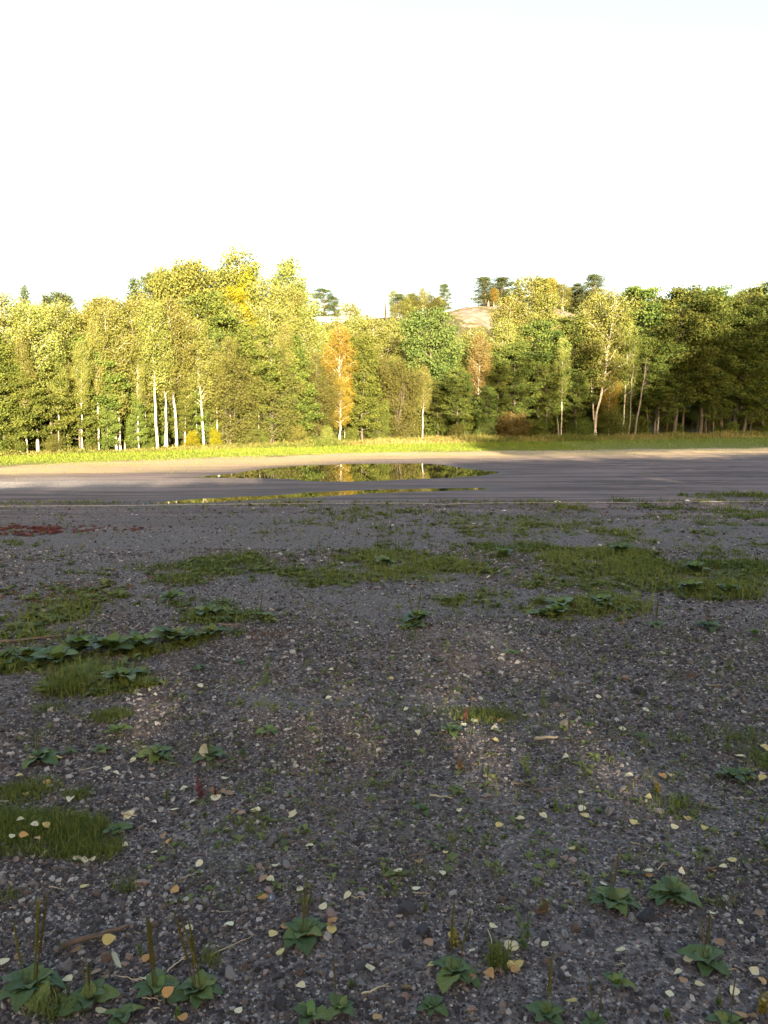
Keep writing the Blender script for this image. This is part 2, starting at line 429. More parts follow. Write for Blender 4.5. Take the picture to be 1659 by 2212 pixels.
def decid(seed, cb=.2, rad=2.0, prof=None, nb=46, nl=9000, ls=.17, r0=.11, el=.5, clump=.34, flat=.7, weep=0., stems=1, up=.35, lean=.02, fork=False):
    """a broadleaf tree: trunk with limbs, and a crown of leaves gathered on the twigs"""
    nl = int(nl * 1.6); ls = ls * .85; clump *= .8
    rng = np.random.default_rng(seed); W = Acc(); H = 10.0
    prof = prof or (lambda t: math.sin(math.pi * min(1, .12 + .88 * t) ** .8) ** .7)
    cl = []; trunks = []
    for s in range(stems):
        P = trunk_path(rng, H * .97 * (1 if s == 0 else rng.uniform(.7, .95)), lean if stems == 1 else rng.uniform(.05, .16), .06)
        if s: P[:, :2] += rng.normal(size=2) * .25
        trunks.append(P)
        tt = np.linspace(0, 1, len(P))
        W.add(*tube(P, r0 * (1 - tt) ** .75 * (1 if s == 0 else .7) + .012, 7, False))
    for i in range(nb):
        P = trunks[i % stems]
        q = (i + .5) / nb
        t = cb + (1 - cb) * (q ** .9) * .97
        az = i * 2.39996 + rng.normal() * .3
        L = rad * prof((t - cb) / (1 - cb)) * rng.uniform(.65, 1.12) + .25
        p0 = at_t(P, min(t, .985) * (.9 if fork else 1))
        B = branch_path(p0, az, el + .5 * (t - .5) + rng.normal() * .12, L, rng, 5, -.3 if weep else .25)
        W.add(*tube(B, np.linspace(.045 * (1.15 - t), .008, 5), 4, False))
        for j in range(max(3, int(L * 3.0))):
            f = rng.uniform(.3, 1.0)
            b0 = at_t(B, f)
            S2 = branch_path(b0, az + rng.choice([-1, 1]) * rng.uniform(.4, 1.2), rng.uniform(-.1, .5) - weep, L * rng.uniform(.18, .4) * (1.25 - f * .5), rng, 3, -.2)
            if j % 2 == 0: W.add(*tube(S2, np.array([.012, .009, .005]), 3, False))
            cl += [S2[-1], S2[1]] if L > 1 else [S2[-1]]
        cl.append(B[-1])
    cl.append(trunks[0][-1] + [0, 0, .1])
    cl = np.array(cl)
    cw = rng.uniform(.4, 1.4, len(cl)); cw /= cw.sum()
    ci = rng.choice(len(cl), nl, p=cw)
    ct = rng.uniform(0, 1, len(cl))
    off = rng.normal(size=(nl, 3)) * clump * np.array([1, 1, flat])
    if weep: off[:, 2] -= np.abs(rng.normal(size=nl)) * clump * 1.6 * weep
    C = cl[ci] + off
    C[:, 2] = np.clip(C[:, 2], .05, None)
    k = 10.0 / np.percentile(C[:, 2], 99.7); C[:, 2] *= k
    for v in W.V: v[:, 2] *= k
    V, Q = rhombs(C, ls * rng.uniform(.7, 1.3, nl), ls * .62 * rng.uniform(.7, 1.3, nl), rng, up, weep)
    A = Acc(); A.add(V, Q, a=np.clip(.8 * ct[ci] + .45 * rng.uniform(0, 1, nl) - .12, 0, 1))
    return W, A
def pine(seed, cb=.55, rad=2.3, nb=30, nl=5200):
    rng = np.random.default_rng(seed); W = Acc(); A = Acc()
    P = trunk_path(rng, 9.7, .02, .07); tt = np.linspace(0, 1, len(P))
    W.add(*tube(P, .17 * (1 - tt) ** .7 + .02, 7, False)); cl = []
    for i in range(nb):
        q = (i + .5) / nb; t = cb + (1 - cb) * q * .98; az = i * 2.4 + rng.normal() * .4
        L = rad * (math.sin(math.pi * (.22 + .75 * q)) ** .8) * rng.uniform(.55, 1.15)
        B = branch_path(at_t(P, min(t, .98)), az, .1 + .5 * q + rng.normal() * .15, L, rng, 5, .35)
        W.add(*tube(B, np.linspace(.055, .012, 5), 4, False))
        for j in range(4): cl.append(at_t(B, rng.uniform(.55, 1)) + rng.normal(size=3) * [.25, .25, .1])
    for i in range(3):   # dead lower stubs
        B = branch_path(at_t(P, rng.uniform(.04, cb)), rng.uniform(0, 6.28), .1, rng.uniform(.4, 1), rng, 4); W.add(*tube(B, np.linspace(.03, .006, 4), 4, False))
    cl = np.array(cl); ci = rng.integers(0, len(cl), nl); ct = rng.uniform(0, 1, len(cl))
    C = cl[ci] + rng.normal(size=(nl, 3)) * [.33, .33, .17]
    C[:, 2] = np.minimum(C[:, 2], 10.05)
    V, Q = rhombs(C, .30 * rng.uniform(.7, 1.2, nl), .075, rng, .2)
    A.add(V, Q, a=np.clip(.5 * ct[ci] + .5 * rng.uniform(0, 1, nl), 0, 1)); return W, A
def spruce(seed, nl=5200, rad=1.5):
    rng = np.random.default_rng(seed); W = Acc(); A = Acc()
    P = trunk_path(rng, 9.9, .0, .02); tt = np.linspace(0, 1, len(P))
    W.add(*tube(P, .14 * (1 - tt) + .012, 7, False)); C = []; ct = []
    nb = 95
    for i in range(nb):
        t = .1 + .89 * (i + .5) / nb; az = i * 2.4 + rng.normal() * .3
        L = (rad * (1 - t) ** .85 + .12) * rng.uniform(.6, 1.15)
        B = branch_path(at_t(P, min(t, .985)), az, .15 - .45 * (1 - t) + .6 * max(0, t - .8), L, rng, 4, .3)
        W.add(*tube(B, np.linspace(.025, .006, 4), 3, False))
        n = int(nl / nb * (.35 + L / rad)); k = rng.uniform(.15, 1.05, n)
        c = np.array([at_t(B, min(v, 1)) for v in k]) + rng.normal(size=(n, 3)) * [.13, .13, .09] * (1 + L * .4) - [0, 0, .07]
        C.append(c); ct.append(np.full(n, rng.uniform(0, 1)))
    C = np.concatenate(C); ct = np.concatenate(ct); n = len(C)
    V, Q = rhombs(C, .24 * rng.uniform(.7, 1.2, n), .08, rng, .25)
    A.add(V, Q, a=np.clip(.5 * ct + .5 * rng.uniform(0, 1, n), 0, 1)); return W, A

PROTO = {}
def proto(key, gen, bark, leaf):
    W, A = gen
    PROTO[key] = (W.mesh(key + '_trunk', [M[bark]], True), A.mesh(key + '_crown', [M[leaf]]))
cone = lambda t: max(.12, (1 - t) ** .75 * min(1, .45 + 2.2 * t))
dome = lambda t: math.sqrt(max(.03, 1 - t * t))
egg = lambda t: max(.12, math.sin(math.pi * (.14 + .82 * t)) ** .8)
for k, (cb, rad) in enumerate(((.06, 1.9), (.10, 1.75), (.16, 2.1))):
    proto('alder%d' % k, decid(11 + k, cb, rad, cone if k < 2 else egg, 54, 11500, .185, .10, .25, .30, .55), 'bark_grey', 'alder')
proto('tall_alder0', decid(21, .26, 1.9, egg, 44, 11500, .19, .10, .35, .25, .5), 'bark_grey', 'shaded_alder')
proto('tall_alder1', decid(22, .20, 2.3, egg, 46, 12500, .19, .11, .35, .27, .5), 'bark_grey', 'shaded_alder')
for k, (cb, rad) in enumerate(((.34, 1.45), (.42, 1.25), (.26, 1.7))):
    proto('birch%d' % k, decid(31 + k, cb, rad, egg, 50, 8200, .145, .085, .75, .27, .9, .5, 1, .2, .03), 'bark_birch', 'birch')
proto('forked_birch0', decid(41, .30, 1.9, egg, 60, 12000, .145, .075, .8, .30, .9, .5, 2, .2, .05), 'bark_birch', 'birch')
proto('aspen0', decid(51, .22, 2.6, egg, 60, 11000, .21, .15, .5, .36, .7), 'bark_grey', 'aspen')
proto('maple0', decid(61, .12, 2.6, cone, 60, 10500, .21, .13, .4, .34, .5), 'bark_grey', 'maple')
proto('willow0', decid(71, .04, 3.0, egg, 64, 12500, .18, .08, .75, .36, .9, .15, 4), 'bark_grey', 'willow')
proto('willow1', decid(72, .03, 3.6, egg, 64, 12500, .20, .08, .8, .42, .9, .1, 5), 'bark_grey', 'willow')
proto('shrub0', decid(81, .02, 3.6, dome, 46, 6500, .38, .09, .7, .62, .9, .0, 6), 'bark_grey', 'willow')
proto('shrub1', decid(82, .02, 4.2, dome, 46, 6500, .42, .09, .6, .72, .9, .0, 6), 'bark_grey', 'alder')
for k in range(3): proto('pine%d' % k, pine(91 + k, (.2, .3, .1)[k], (2.1, 1.8, 2.8)[k], 46, 9000), 'bark_pine', 'pine')
for k in range(2): proto('spruce%d' % k, spruce(95 + k, 5200, (1.5, 1.9)[k]), 'bark_pine', 'spruce')

rnd = random.Random(7)
NAME = {'alder': 'alder_tree', 'tall_alder': 'alder_tree', 'birch': 'birch_tree', 'forked_birch': 'birch_tree', 'aspen': 'aspen_tree', 'maple': 'maple_tree', 'willow': 'willow_tree', 'shrub': 'shrub', 'pine': 'pine_tree', 'spruce': 'spruce_tree'}
def tree(key, x, y, z, H, width, label, group=None, leaf=None, bark=None, cat=None, spin=None, lean=(0, 0)):
    kind = key.rstrip('0123456789')
    e = obj(NAME[kind], None, None, (x, y, z), (lean[0], lean[1], rnd.uniform(0, 6.28) if spin is None else spin))
    e.empty_display_size = .3
    tag(e, label, cat or ('shrub' if kind == 'shrub' else 'tree'), group)
    s = H / 10; sc = (s * width, s * width, s)
    tm, cm = PROTO[key]
    t = obj('trunk', tm, e, scale=sc); c = obj('crown', cm, e, scale=sc)
    for o_, mt in ((c, leaf), (t, bark)):
        if mt: o_.material_slots[0].link = 'OBJECT'; o_.material_slots[0].material = M[mt]
    return e
def edge_y(vx, off):
    Y = 50.0
    for _ in range(60):
        x = (vx - 829.5) / F * Y * cp
        Y += .5 * (float(Tl(x)) + off - Y)
    return Y
def front(key, vx, top, off, width, label, **k):
    """a tree of the edge of the wood, off metres behind the edge, its foot under the pixel column vx and its top at row top"""
    Y = edge_y(vx, off); x = x_at(vx, Y); z = gz1(x, Y) - .05
    H = z_at(top, Y) - z
    return tree(key, x, Y, z, H, width, label, **k)
def back(key, vx, top, Y, width, label, on_rock=False, **k):
    x = x_at(vx, Y, z_at(top, Y) * .5 + 5); z = (rz(x, Y) if on_rock else gz1(x, Y)) - .1
    H = max(1.5, z_at(top, Y) - z)
    return tree(key, x, Y, z, H, width, label, **k)

# ------------------------------------------------------------------ the edge of the wood
LM = 'bushy green alder at the lit edge of the wood'
# white and grey birches whose trunks show
for vx, top, off, wd, key, lb, ln in (
    (340, 655, .2, .95, 'birch1', 'leaning white-barked birch with the lowest bare trunk at the lit edge', (.0, -.03)),
    (382, 645, .9, .95, 'birch1', 'straight white birch rising beside the bright yellow-green bush', (0, -.02)),
    (441, 690, .8, 1.0, 'birch0', 'white birch with orange-tinged bark behind the yellow-green bush', (0, -.02)),
    (252, 668, .6, .95, 'birch2', 'slender pale birch leaning beside its twin trunk', (0, -.03)),
    (261, 662, .9, .95, 'birch0', 'slender pale birch twin with an upright trunk', (0, .0)),
    (288, 640, 2.4, 1.1, 'birch0', 'tall thin birch half hidden behind the twin birches', (0, -.02)),
    (82, 660, .9, 1.1, 'birch2', 'yellowing birch with a pale trunk among green alders', (0, 0)),
    (150, 650, 3.5, 1.15, 'birch0', 'yellowish birch crown rising behind a green alder', (0, 0)),
    (25, 632, 3.0, 1.2, 'birch2', 'golden-green birch crown above the alder at the lit end', (0, 0)),
    (222, 640, 4.0, 1.2, 'birch2', 'bright yellow birch crown topping the lit wood', (0, 0)),
    (912, 790, .3, .75, 'birch1', 'thin yellow-edged birch sapling at the corner of the olive willow', (0, .03)),
    (1070, 690, 6.0, .9, 'birch0', 'slim birch with hanging pale foliage below the rock', (0, 0)),
    (1034, 725, 5.0, .9, 'birch1', 'small russet birch with thinning brown foliage', (0, 0)),
    (1212, 728, .8, .62, 'birch1', 'thin white birch with a long bare trunk and small yellow top', (0, -.02)),
    (1284, 632, 1.5, 1.05, 'forked_birch0', 'big forked birch with pale hanging foliage beside orange leaves', (0, .02)),
    (1345, 700, 1.2, .7, 'birch0', 'narrow birch with a yellow top behind the orange foliage', (0, 0)),
    (1420, 660, 5.0, .8, 'birch2', 'dull green birch behind the bare dead tree', (0, 0)),
    (1585, 628, 9.0, 1.0, 'birch0', 'lit birch crown with a white stem above the shaded alders', (0, 0)),
    (733, 708, 2.0, .8, 'birch2', 'narrow golden birch rising above the orange-leaved one', (0, 0)),
    (735, 815, .2, 1.15, 'birch2', 'small orange-gold birch with a thin dark trunk', (0, 0)),
    (1315, 800, .6, .95, 'birch2', 'small orange-leaved birch at the foot of the forked birch', (0, 0)),
):
    lf = 'gold' if 'gold' in lb and 'golden-green' not in lb or 'orange-leaved' in lb else ('rust' if 'russet' in lb else None)
    front(key, vx, top, off, wd, lb, leaf=lf, lean=ln)
# alders, willows, aspens: the green body of the edge
G1 = 'green alders along the lit edge'
for i, (vx, top, off, wd) in enumerate(((-45, 690, 1.5, 1.25), (8, 745, .6, 1.25), (48, 770, .3, 1.0), (112, 735, .8, 1.2), (172, 750, .5, 1.1), (205, 725, 1.6, 1.2), (232, 790, .4, .9), (305, 745, 2.0, 1.0), (330, 775, 3.0, 1.1), (412, 760, 2.4, 1.1), (300, 850, .5, 1.1), (400, 835, 1.5, 1.1), (455, 800, 1.8, 1.0))):
    front(('alder0', 'alder1', 'alder2')[i % 3], vx, top, off, wd, (
        'green alder at the very end of the lit wood',
        'low wide alder under the golden-green birch crown',
        'short alder between the end bush and the yellowing birch',
        'layered alder beside the yellowing birch',
        'alder in front of the yellowish birch crown',
        'tall layered alder leaning to the twin birches',
        'slim low alder at the foot of the twin birches',
        'alder filling the space behind the tall thin birch',
        'alder just behind the leaning white birch',
        'alder between two white birches, behind the yellow-green bush',
        'low alder between the twin birches and the leaning birch',
        'small alder behind the straight white birch',
        'alder behind the birch with orange-tinged bark')[i], group=G1)
for key, vx, top, off, wd, lb, lf in (
    ('willow0', 492, 735, .7, 1.05, 'rounded grey-green willow beside the last white birch', None),
    ('alder2', 545, 700, 1.8, 1.15, 'tall dense alder below the bright maple', None),
    ('willow0', 585, 745, .8, 1.0, 'grey-green bushy tree between the dense alder and the smooth willow', None),
    ('alder0', 640, 728, 1.0, 1.2, 'broad green alder under the tall pale birches', None),
    ('willow0', 680, 765, .6, .9, 'soft green willow next to the orange-gold birch', None),
    ('alder1', 783, 728, .7, 1.1, 'upright green alder with a pale pointed top beside the golden birch', None),
    ('willow1', 858, 772, .5, .95, 'broad olive-coloured willow with drooping dense foliage', None),
    ('willow1', 815, 860, .2, .9, 'low dark green willow in front of the olive one', 'alder'),
    ('aspen0', 930, 668, 7.0, 1.0, 'large rounded dark green aspen standing above the gap', None),
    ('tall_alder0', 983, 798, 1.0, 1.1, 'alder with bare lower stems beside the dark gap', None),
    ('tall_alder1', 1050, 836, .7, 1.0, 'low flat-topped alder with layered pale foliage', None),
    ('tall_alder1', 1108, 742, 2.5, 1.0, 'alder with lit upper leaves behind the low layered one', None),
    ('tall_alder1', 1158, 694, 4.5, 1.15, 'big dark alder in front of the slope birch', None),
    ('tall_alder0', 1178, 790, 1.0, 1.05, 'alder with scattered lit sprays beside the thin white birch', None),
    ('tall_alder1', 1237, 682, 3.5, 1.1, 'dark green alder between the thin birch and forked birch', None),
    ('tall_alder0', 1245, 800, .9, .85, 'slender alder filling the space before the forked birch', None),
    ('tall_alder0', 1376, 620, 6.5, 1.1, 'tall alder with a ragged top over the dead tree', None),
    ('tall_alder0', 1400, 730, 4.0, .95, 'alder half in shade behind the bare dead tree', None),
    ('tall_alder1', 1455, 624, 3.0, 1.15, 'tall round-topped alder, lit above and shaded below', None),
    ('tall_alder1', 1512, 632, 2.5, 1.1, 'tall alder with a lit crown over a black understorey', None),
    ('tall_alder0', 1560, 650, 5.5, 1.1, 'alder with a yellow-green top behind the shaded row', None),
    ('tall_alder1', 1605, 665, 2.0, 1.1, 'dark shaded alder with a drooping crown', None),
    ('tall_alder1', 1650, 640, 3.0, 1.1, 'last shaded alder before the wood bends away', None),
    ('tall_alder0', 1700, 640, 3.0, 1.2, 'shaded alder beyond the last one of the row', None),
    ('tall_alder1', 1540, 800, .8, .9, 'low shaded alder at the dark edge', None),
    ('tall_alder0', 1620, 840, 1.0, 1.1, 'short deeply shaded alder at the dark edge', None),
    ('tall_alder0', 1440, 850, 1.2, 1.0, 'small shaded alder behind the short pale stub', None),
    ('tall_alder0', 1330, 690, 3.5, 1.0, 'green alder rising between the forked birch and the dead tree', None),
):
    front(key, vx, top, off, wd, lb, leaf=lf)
GT = 'thin pale birch stems at the lit edge'
rs = random.Random(17)
for vx, off in ((60, .2), (128, .3), (148, .8), (178, .2), (214, .4), (236, 1.2), (300, .6), (318, 1.4), (356, 1.5), (362, .5), (400, 1.4), (425, 2.2), (470, .5), (500, 1.6), (560, 1.5), (625, 1.8)):
    front('birch1', vx, 690 + rs.uniform(0, 70), off - .2, .62, 'thin young birch with a bare pale stem among the lit alders', group=GT, lean=(0, rs.uniform(-.05, .05)))
# shrubs along the foot of the wood
for key, vx, top, off, wd, lb, lf in (
    ('shrub0', 415, 930, -.6, 1.2, 'bright yellow-green bush in front of the white birches', 'maple'),
    ('shrub0', 466, 925, -.3, .9, 'small yellow-green bush with a thin pale stem', 'maple'),
    ('shrub1', 530, 905, -.2, 1.2, 'low olive bush beside the grey-green willow', 'willow'),
    ('shrub0', 640, 908, -.3, 1.0, 'yellowish pointed bush in front of the soft willow', 'birch'),
    ('shrub0', 705, 918, -.4, 1.1, 'pale green bush below the golden birch', 'birch'),
    ('shrub1', 565, 930, .2, 1.1, 'dark low bush in the tall weeds', None),
    ('shrub1', 760, 922, .1, 1.0, 'dark green bush tangled with bare twigs', None),
    ('shrub1', 1105, 890, .2, 1.5, 'orange-brown bush at the foot of the alders', 'rust'),
    ('shrub1', 1050, 905, .2, 1.1, 'bluish green bush beside the orange-brown one', 'aspen'),
    ('shrub0', 985, 915, .0, 1.2, 'olive bush under the alder with bare stems', None),
    ('shrub1', 1160, 905, .6, 1.4, 'dark green bush by the leaning stub', None),
    ('shrub0', 1320, 880, .5, 1.5, 'grey-green twiggy bush below the orange leaves', None),
    ('shrub1', 1255, 900, 1.0, 1.3, 'shaded bush between the thin birch and forked birch', None),
    ('shrub0', 120, 935, .3, 1.2, 'dull green bush under the lit alders', None),
    ('shrub1', 30, 930, .3, 1.1, 'leafy bush at the lit end of the wood', None),
    ('shrub0', 200, 940, .4, 1.1, 'low thin bush beside the twin birches', None),
    ('shrub1', 320, 945, .8, 1.1, 'dim bush behind the leaning white birch', None),
    ('shrub0', 860, 925, .2, 1.3, 'spreading bush at the foot of the olive willow', None),
):
    front(key, vx, top, off, wd, lb, leaf=lf)
# rows deeper in the wood, seen only between and above the others
rr = random.Random(3)
GB = 'trees deeper in the wood'
for i in range(62):
    vx = -70 + 1810 * (i + rr.uniform(-.4, .4)) / 62
    off = rr.choice((3.5, 5.5, 8))
    base = 730 if vx < 560 else (770 if vx < 1080 else 715)
    lit = vx < 1100
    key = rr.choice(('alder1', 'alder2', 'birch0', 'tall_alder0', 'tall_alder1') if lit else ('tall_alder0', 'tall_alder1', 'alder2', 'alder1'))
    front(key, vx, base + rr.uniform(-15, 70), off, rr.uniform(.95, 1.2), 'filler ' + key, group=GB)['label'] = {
        'b': 'pale birch glimpsed deeper inside the wood', 'a': 'leafy alder glimpsed deeper inside the wood', 't': 'tall-stemmed alder glimpsed deeper inside the wood'}[key[0]]
# low branches and saplings closing the dark floor of the wood
for i in range(64):
    vx = -40 + 1740 * ((i % 32) + rr.uniform(-.4, .4)) / 32
    front(rr.choice(('shrub1', 'shrub0')), vx, (905 if i < 32 else 872) + rr.uniform(-25, 15) + (vx < 500) * 10, rr.uniform(2, 5) if i < 32 else rr.uniform(6, 15), 1.5, 'dim green sapling thicket inside the wood under the trees', group='thickets inside the wood')
# trees up the slope and on the skyline
for key, vx, top, Y, wd, lb, lf in (
    ('spruce0', 52, 611, 62, 0.90, 'narrow dark spruce top above golden birches', None),
    ('spruce1', 97, 632, 60, 0.90, 'short dark spruce top beside the narrow one', None),
    ('pine2', 140, 625, 62, 0.80, 'dark spreading pine top over the lit birches', None),
    ('spruce0', 290, 594, 66, 1.00, 'ragged spruce top over the bright birch crowns', None),
    ('pine0', 345, 583, 70, 0.80, 'sparse pine beside the bare-branched aspen', None),
    ('aspen0', 412, 566, 68, 0.95, 'thin aspen with pale bare branches on the slope', 'birch'),
    ('aspen0', 365, 580, 67, 0.80, 'half-bare pale tree next to the thin aspen', 'birch'),
    ('pine2', 428, 640, 62, 0.90, 'dense dark green conifer on the lit slope', None),
    ('pine1', 472, 579, 74, 0.90, 'dark pine between the aspen and the tall birch', None),
    ('birch0', 508, 542, 70, 1.10, 'tallest birch on the skyline with an airy top', None),
    ('maple0', 533, 585, 69, 0.85, 'bright yellow-green maple under the tallest birch', None),
    ('maple0', 503, 622, 60, 0.90, 'broad bright yellow-green maple glowing in the sun', None),
    ('maple0', 560, 690, 62, 0.80, 'small bright maple lower on the slope', None),
    ('birch0', 545, 600, 66, 1.00, 'pale birch leaning out beside the maple', None),
    ('birch1', 626, 557, 74, 1.00, 'narrow tall birch with a pointed airy crown', None),
    ('birch2', 608, 620, 70, 1.00, 'pale birch at the side of the narrow tall one', None),
    ('birch0', 585, 640, 66, 1.10, 'pale stemmed birch on the slope below the tall one', None),
    ('birch0', 645, 625, 70, 1.00, 'straw-coloured birch with many pale stems', None),
    ('birch2', 668, 655, 70, 1.00, 'straw-coloured birch below the dark pine', None),
    ('birch0', 615, 665, 62, 1.10, 'pale birch with visible stems on the lit slope', None),
    ('birch1', 660, 690, 63, 1.20, 'thin pale birch above the broad alder', None),
    ('pine1', 655, 615, 150, 0.90, 'pine behind the pale birches', None),
    ('pine2', 705, 621, 165, 1.81, 'wide dark pine by the white railing', None),
    ('pine2', 725, 640, 169, 1.45, 'smaller pine beside the wide dark one', None),
    ('birch2', 752, 652, 90, 0.90, 'small lit birch beside the pines at the dip', None),
    ('birch0', 720, 690, 84, 1.00, 'lit birch below the white railing', 'birch'),
    ('birch2', 775, 680, 86, 1.10, 'yellow birch in the dip of the skyline', None),
    ('birch0', 800, 690, 84, 1.20, 'straw birch below the dip of the skyline', None),
    ('birch2', 838, 688, 84, 1.10, 'straw birch on the slope below the dead pole', None),
    ('birch1', 690, 700, 80, 1.10, 'slim birch among the straw-coloured ones', None),
    ('birch2', 760, 715, 76, 1.10, 'low birch on the slope above the pointed alder', None),
    ('willow0', 876, 637, 179, 1.19, 'round pale willow on the skyline beside the dead pole', 'birch'),
    ('willow0', 850, 655, 175, 1.00, 'low pale bush-like tree at the dead pole', 'birch'),
    ('birch2', 913, 621, 182, 1.00, 'small sparse birch on the skyline', None),
    ('pine0', 961, 611, 193, 1.23, 'lone young pine at the start of the rock', None),
    ('birch2', 948, 640, 189, 1.12, 'low birch beside the lone young pine', None),
    ('willow0', 985, 728, 110, 1.00, 'lit rounded tree on the slope below the rock', 'birch'),
    ('birch0', 1020, 750, 107, 1.10, 'pale birch growing below the rock face', None),
    ('birch2', 1078, 675, 110, 0.80, 'birch with hanging foliage in front of the rock', None),
    ('birch2', 1144, 593, 104, 1.25, 'large golden-green birch hiding the middle of the rock', None),
    ('birch2', 1168, 640, 104, 1.20, 'golden-green birch beside the large one', None),
    ('birch0', 1120, 650, 102, 1.10, 'lighter birch leaning on the large golden-green one', None),
    ('birch2', 1205, 702, 100, 1.10, 'birch at the lower edge of the rock', None),
    ('birch0', 1300, 632, 100, 1.00, 'airy birch behind the big forked one', None),
):
    back(key, vx, top, Y, wd, lb, leaf=lf)
for key, vx, top, Y, wd, lb, lf in (
    ('pine0', 1052, 596, 216, 1.52, 'tall full pine at the start of the group on the rock', None),
    ('pine1', 1080, 597, 218, 1.67, 'tall narrow-crowned pine, second on the rock', None),
    ('birch1', 1066, 622, 214, 1.25, 'small orange birch between two pines on the rock', 'gold'),
    ('birch2', 1098, 640, 215, 1.12, 'low bush-like birch beside the second pine', 'gold'),
    ('spruce0', 1116, 600, 220, 1.38, 'dark spruce on the rock behind the golden-green birch', None),
    ('birch0', 1160, 600, 220, 1.25, 'orange-tinged birch behind the golden-green one', 'gold'),
    ('pine0', 1167, 602, 222, 1.45, 'dark pine peeping past the golden-green birch', None),
    ('birch1', 1187, 598, 219, 1.38, 'pale yellow birch standing on the rock', 'gold'),
    ('birch2', 1215, 612, 217, 1.56, 'wide pale birch grove tree on the rock', None),
    ('pine2', 1206, 612, 220, 1.16, 'bushy pine among the yellow birches', None),
    ('pine1', 1228, 620, 222, 1.30, 'dark pine behind the wide pale birch', None),
    ('pine2', 1249, 611, 219, 1.01, 'small dark pine near the end of the rock', None),
    ('pine0', 1274, 593, 217, 1.30, 'tallest pine at the end of the rock', None),
    ('pine2', 1262, 645, 216, 1.16, 'low bushy pine at the end of the rock', None),
):
    back(key, vx, top, Y, wd * (1.3 if 'pine' in key else 1.1), lb, leaf=lf, on_rock=True)
GP = 'thicket on the hilltop'
for i in range(30):
    vx = rr.uniform(1045, 1285) if i < 22 else rr.uniform(840, 975)
    key = rr.choice(('pine2', 'pine0', 'birch2', 'willow0', 'birch2'))
    back(key, vx, rr.uniform(622, 648), rr.uniform(214, 232) if i < 22 else rr.uniform(178, 190), rr.uniform(1.3, 1.8), {'p': 'low dark pine', 'b': 'low yellow birch', 'w': 'low pale willow'}[key[0]] + (' in the thicket on the bare rock' if i < 22 else ' in the thicket by the dead pole'), on_rock=i < 22, group=GP)
for vx, top, Y in ((1010, 748, 120), (1040, 752, 118), (1000, 765, 112), (958, 716, 120), (1095, 735, 110), (870, 690, 110), (840, 700, 104), (810, 705, 100)):
    back(rr.choice(('birch2', 'birch0')), vx, top, Y, 1.2, 'lit birch growing on the slope under the rock', group='birches under the rock')
GS = 'skyline trees behind the shaded end'
for i, (vx, top) in enumerate(((1360, 640), (1395, 650), (1480, 628), (1535, 622), (1575, 640), (1610, 630), (1656, 612), (1690, 625))):
    back(('tall_alder0', 'tall_alder1')[i % 2], vx, top, 122 + 4 * (i % 3), 1.1, 'lit green alder top on the skyline above the shaded trees', group=GS)
back('pine0', 1375, 616, 125, .8, 'single pine top above the alder by the dead tree')
GH = 'straw-coloured birches massed on the lit slope'
for i in range(64):
    vx = rr.uniform(-20, 1010); Y = edge_y(vx, rr.uniform(10, 46))
    topv = np.interp(vx, [0, 300, 420, 560, 640, 700, 800, 940], [650, 640, 630, 640, 670, 705, 715, 700]) + rr.uniform(0, 45)
    key = rr.choice(('birch0', 'birch2', 'birch1', 'alder2'))
    back(key, vx, topv, Y, 1.15, {'birch0': 'straw-coloured birch massed on the lit slope behind the edge', 'birch2': 'broad straw-coloured birch massed on the lit slope', 'birch1': 'narrow straw-coloured birch massed on the lit slope', 'alder2': 'green alder among the straw-coloured birches of the slope'}[key], group=GH)

# the wood goes on past both ends of the picture
for i in range(30):
    vx = -75 - 14 * i if i < 22 else 1735 + 26 * (i - 22)
    key = rr.choice(('alder0', 'alder1', 'birch0', 'birch2') if i < 22 else ('tall_alder0', 'tall_alder1'))
    front(key, vx, rr.uniform(640, 740), rr.uniform(.5, 7), 1.2, {'a': 'green alder', 'b': 'yellowish birch', 't': 'dark alder'}[key[0]] + ' where the wood goes on past the ' + ('lit' if i < 22 else 'shaded') + ' end', group='trees past the ends of the view')

# dead trees, stubs, pole
def dead_tree(vx, base_off, top, label, nm='dead_tree', r0=.10, lean=0., nb=14, key='dead_wood', Y=None, side=1, cat='dead tree'):
    rng = np.random.default_rng(int(vx))
    if Y is None: Y = edge_y(vx, base_off)
    x = x_at(vx, Y); z = (rz(x, Y) if Y > 120 else gz1(x, Y)) - .05; H = z_at(top, Y) - z
    P = trunk_path(rng, H, abs(lean), H * .004, 12, 0 if lean > 0 else math.pi)
    e = obj(nm, None, None, (x, Y, z)); tag(e, label, cat)
    W = Acc(); W.add(*tube(P, r0 * (1 - np.linspace(0, 1, 12)) ** .6 + .02, 7)); obj('trunk', W.mesh('trunk', [M[key]], True), e)
    for i in range(nb):
        t = rng.uniform(.45, .97); az = rng.normal() * .7 + (0 if rng.uniform() < .75 else math.pi)
        B = branch_path(at_t(P, t), az, .55 + rng.normal() * .2, H * .16 * (1.25 - t) * rng.uniform(.6, 1.4), rng, 5, .2, .15)
        W = Acc(); W.add(*tube(B, np.linspace(.035, .008, 5), 4)); obj('branch', W.mesh('branch', [M[key]], True), e)
    return e
dead_tree(1370, -.6, 772, 'bare dead pale tree leaning with broken side branches', r0=.075, lean=.11, nb=16)
dead_tree(1357, .0, 775, 'thin straight bare white trunk beside the leaning dead tree', r0=.05, lean=.01, nb=3, key='dead_wood')
dead_tree(1414, -.5, 909, 'short pale broken stub at the shaded edge', 'tree_stub', .07, 0, 0, cat='stub')
dead_tree(1207, -.4, 898, 'thin leaning pale stub beside the thin white birch', 'tree_stub', .07, -.1, 0, cat='stub')
dead_tree(270, -.3, 955, 'short pale stub near the twin birches', 'tree_stub', .05, 0, 0, cat='stub')
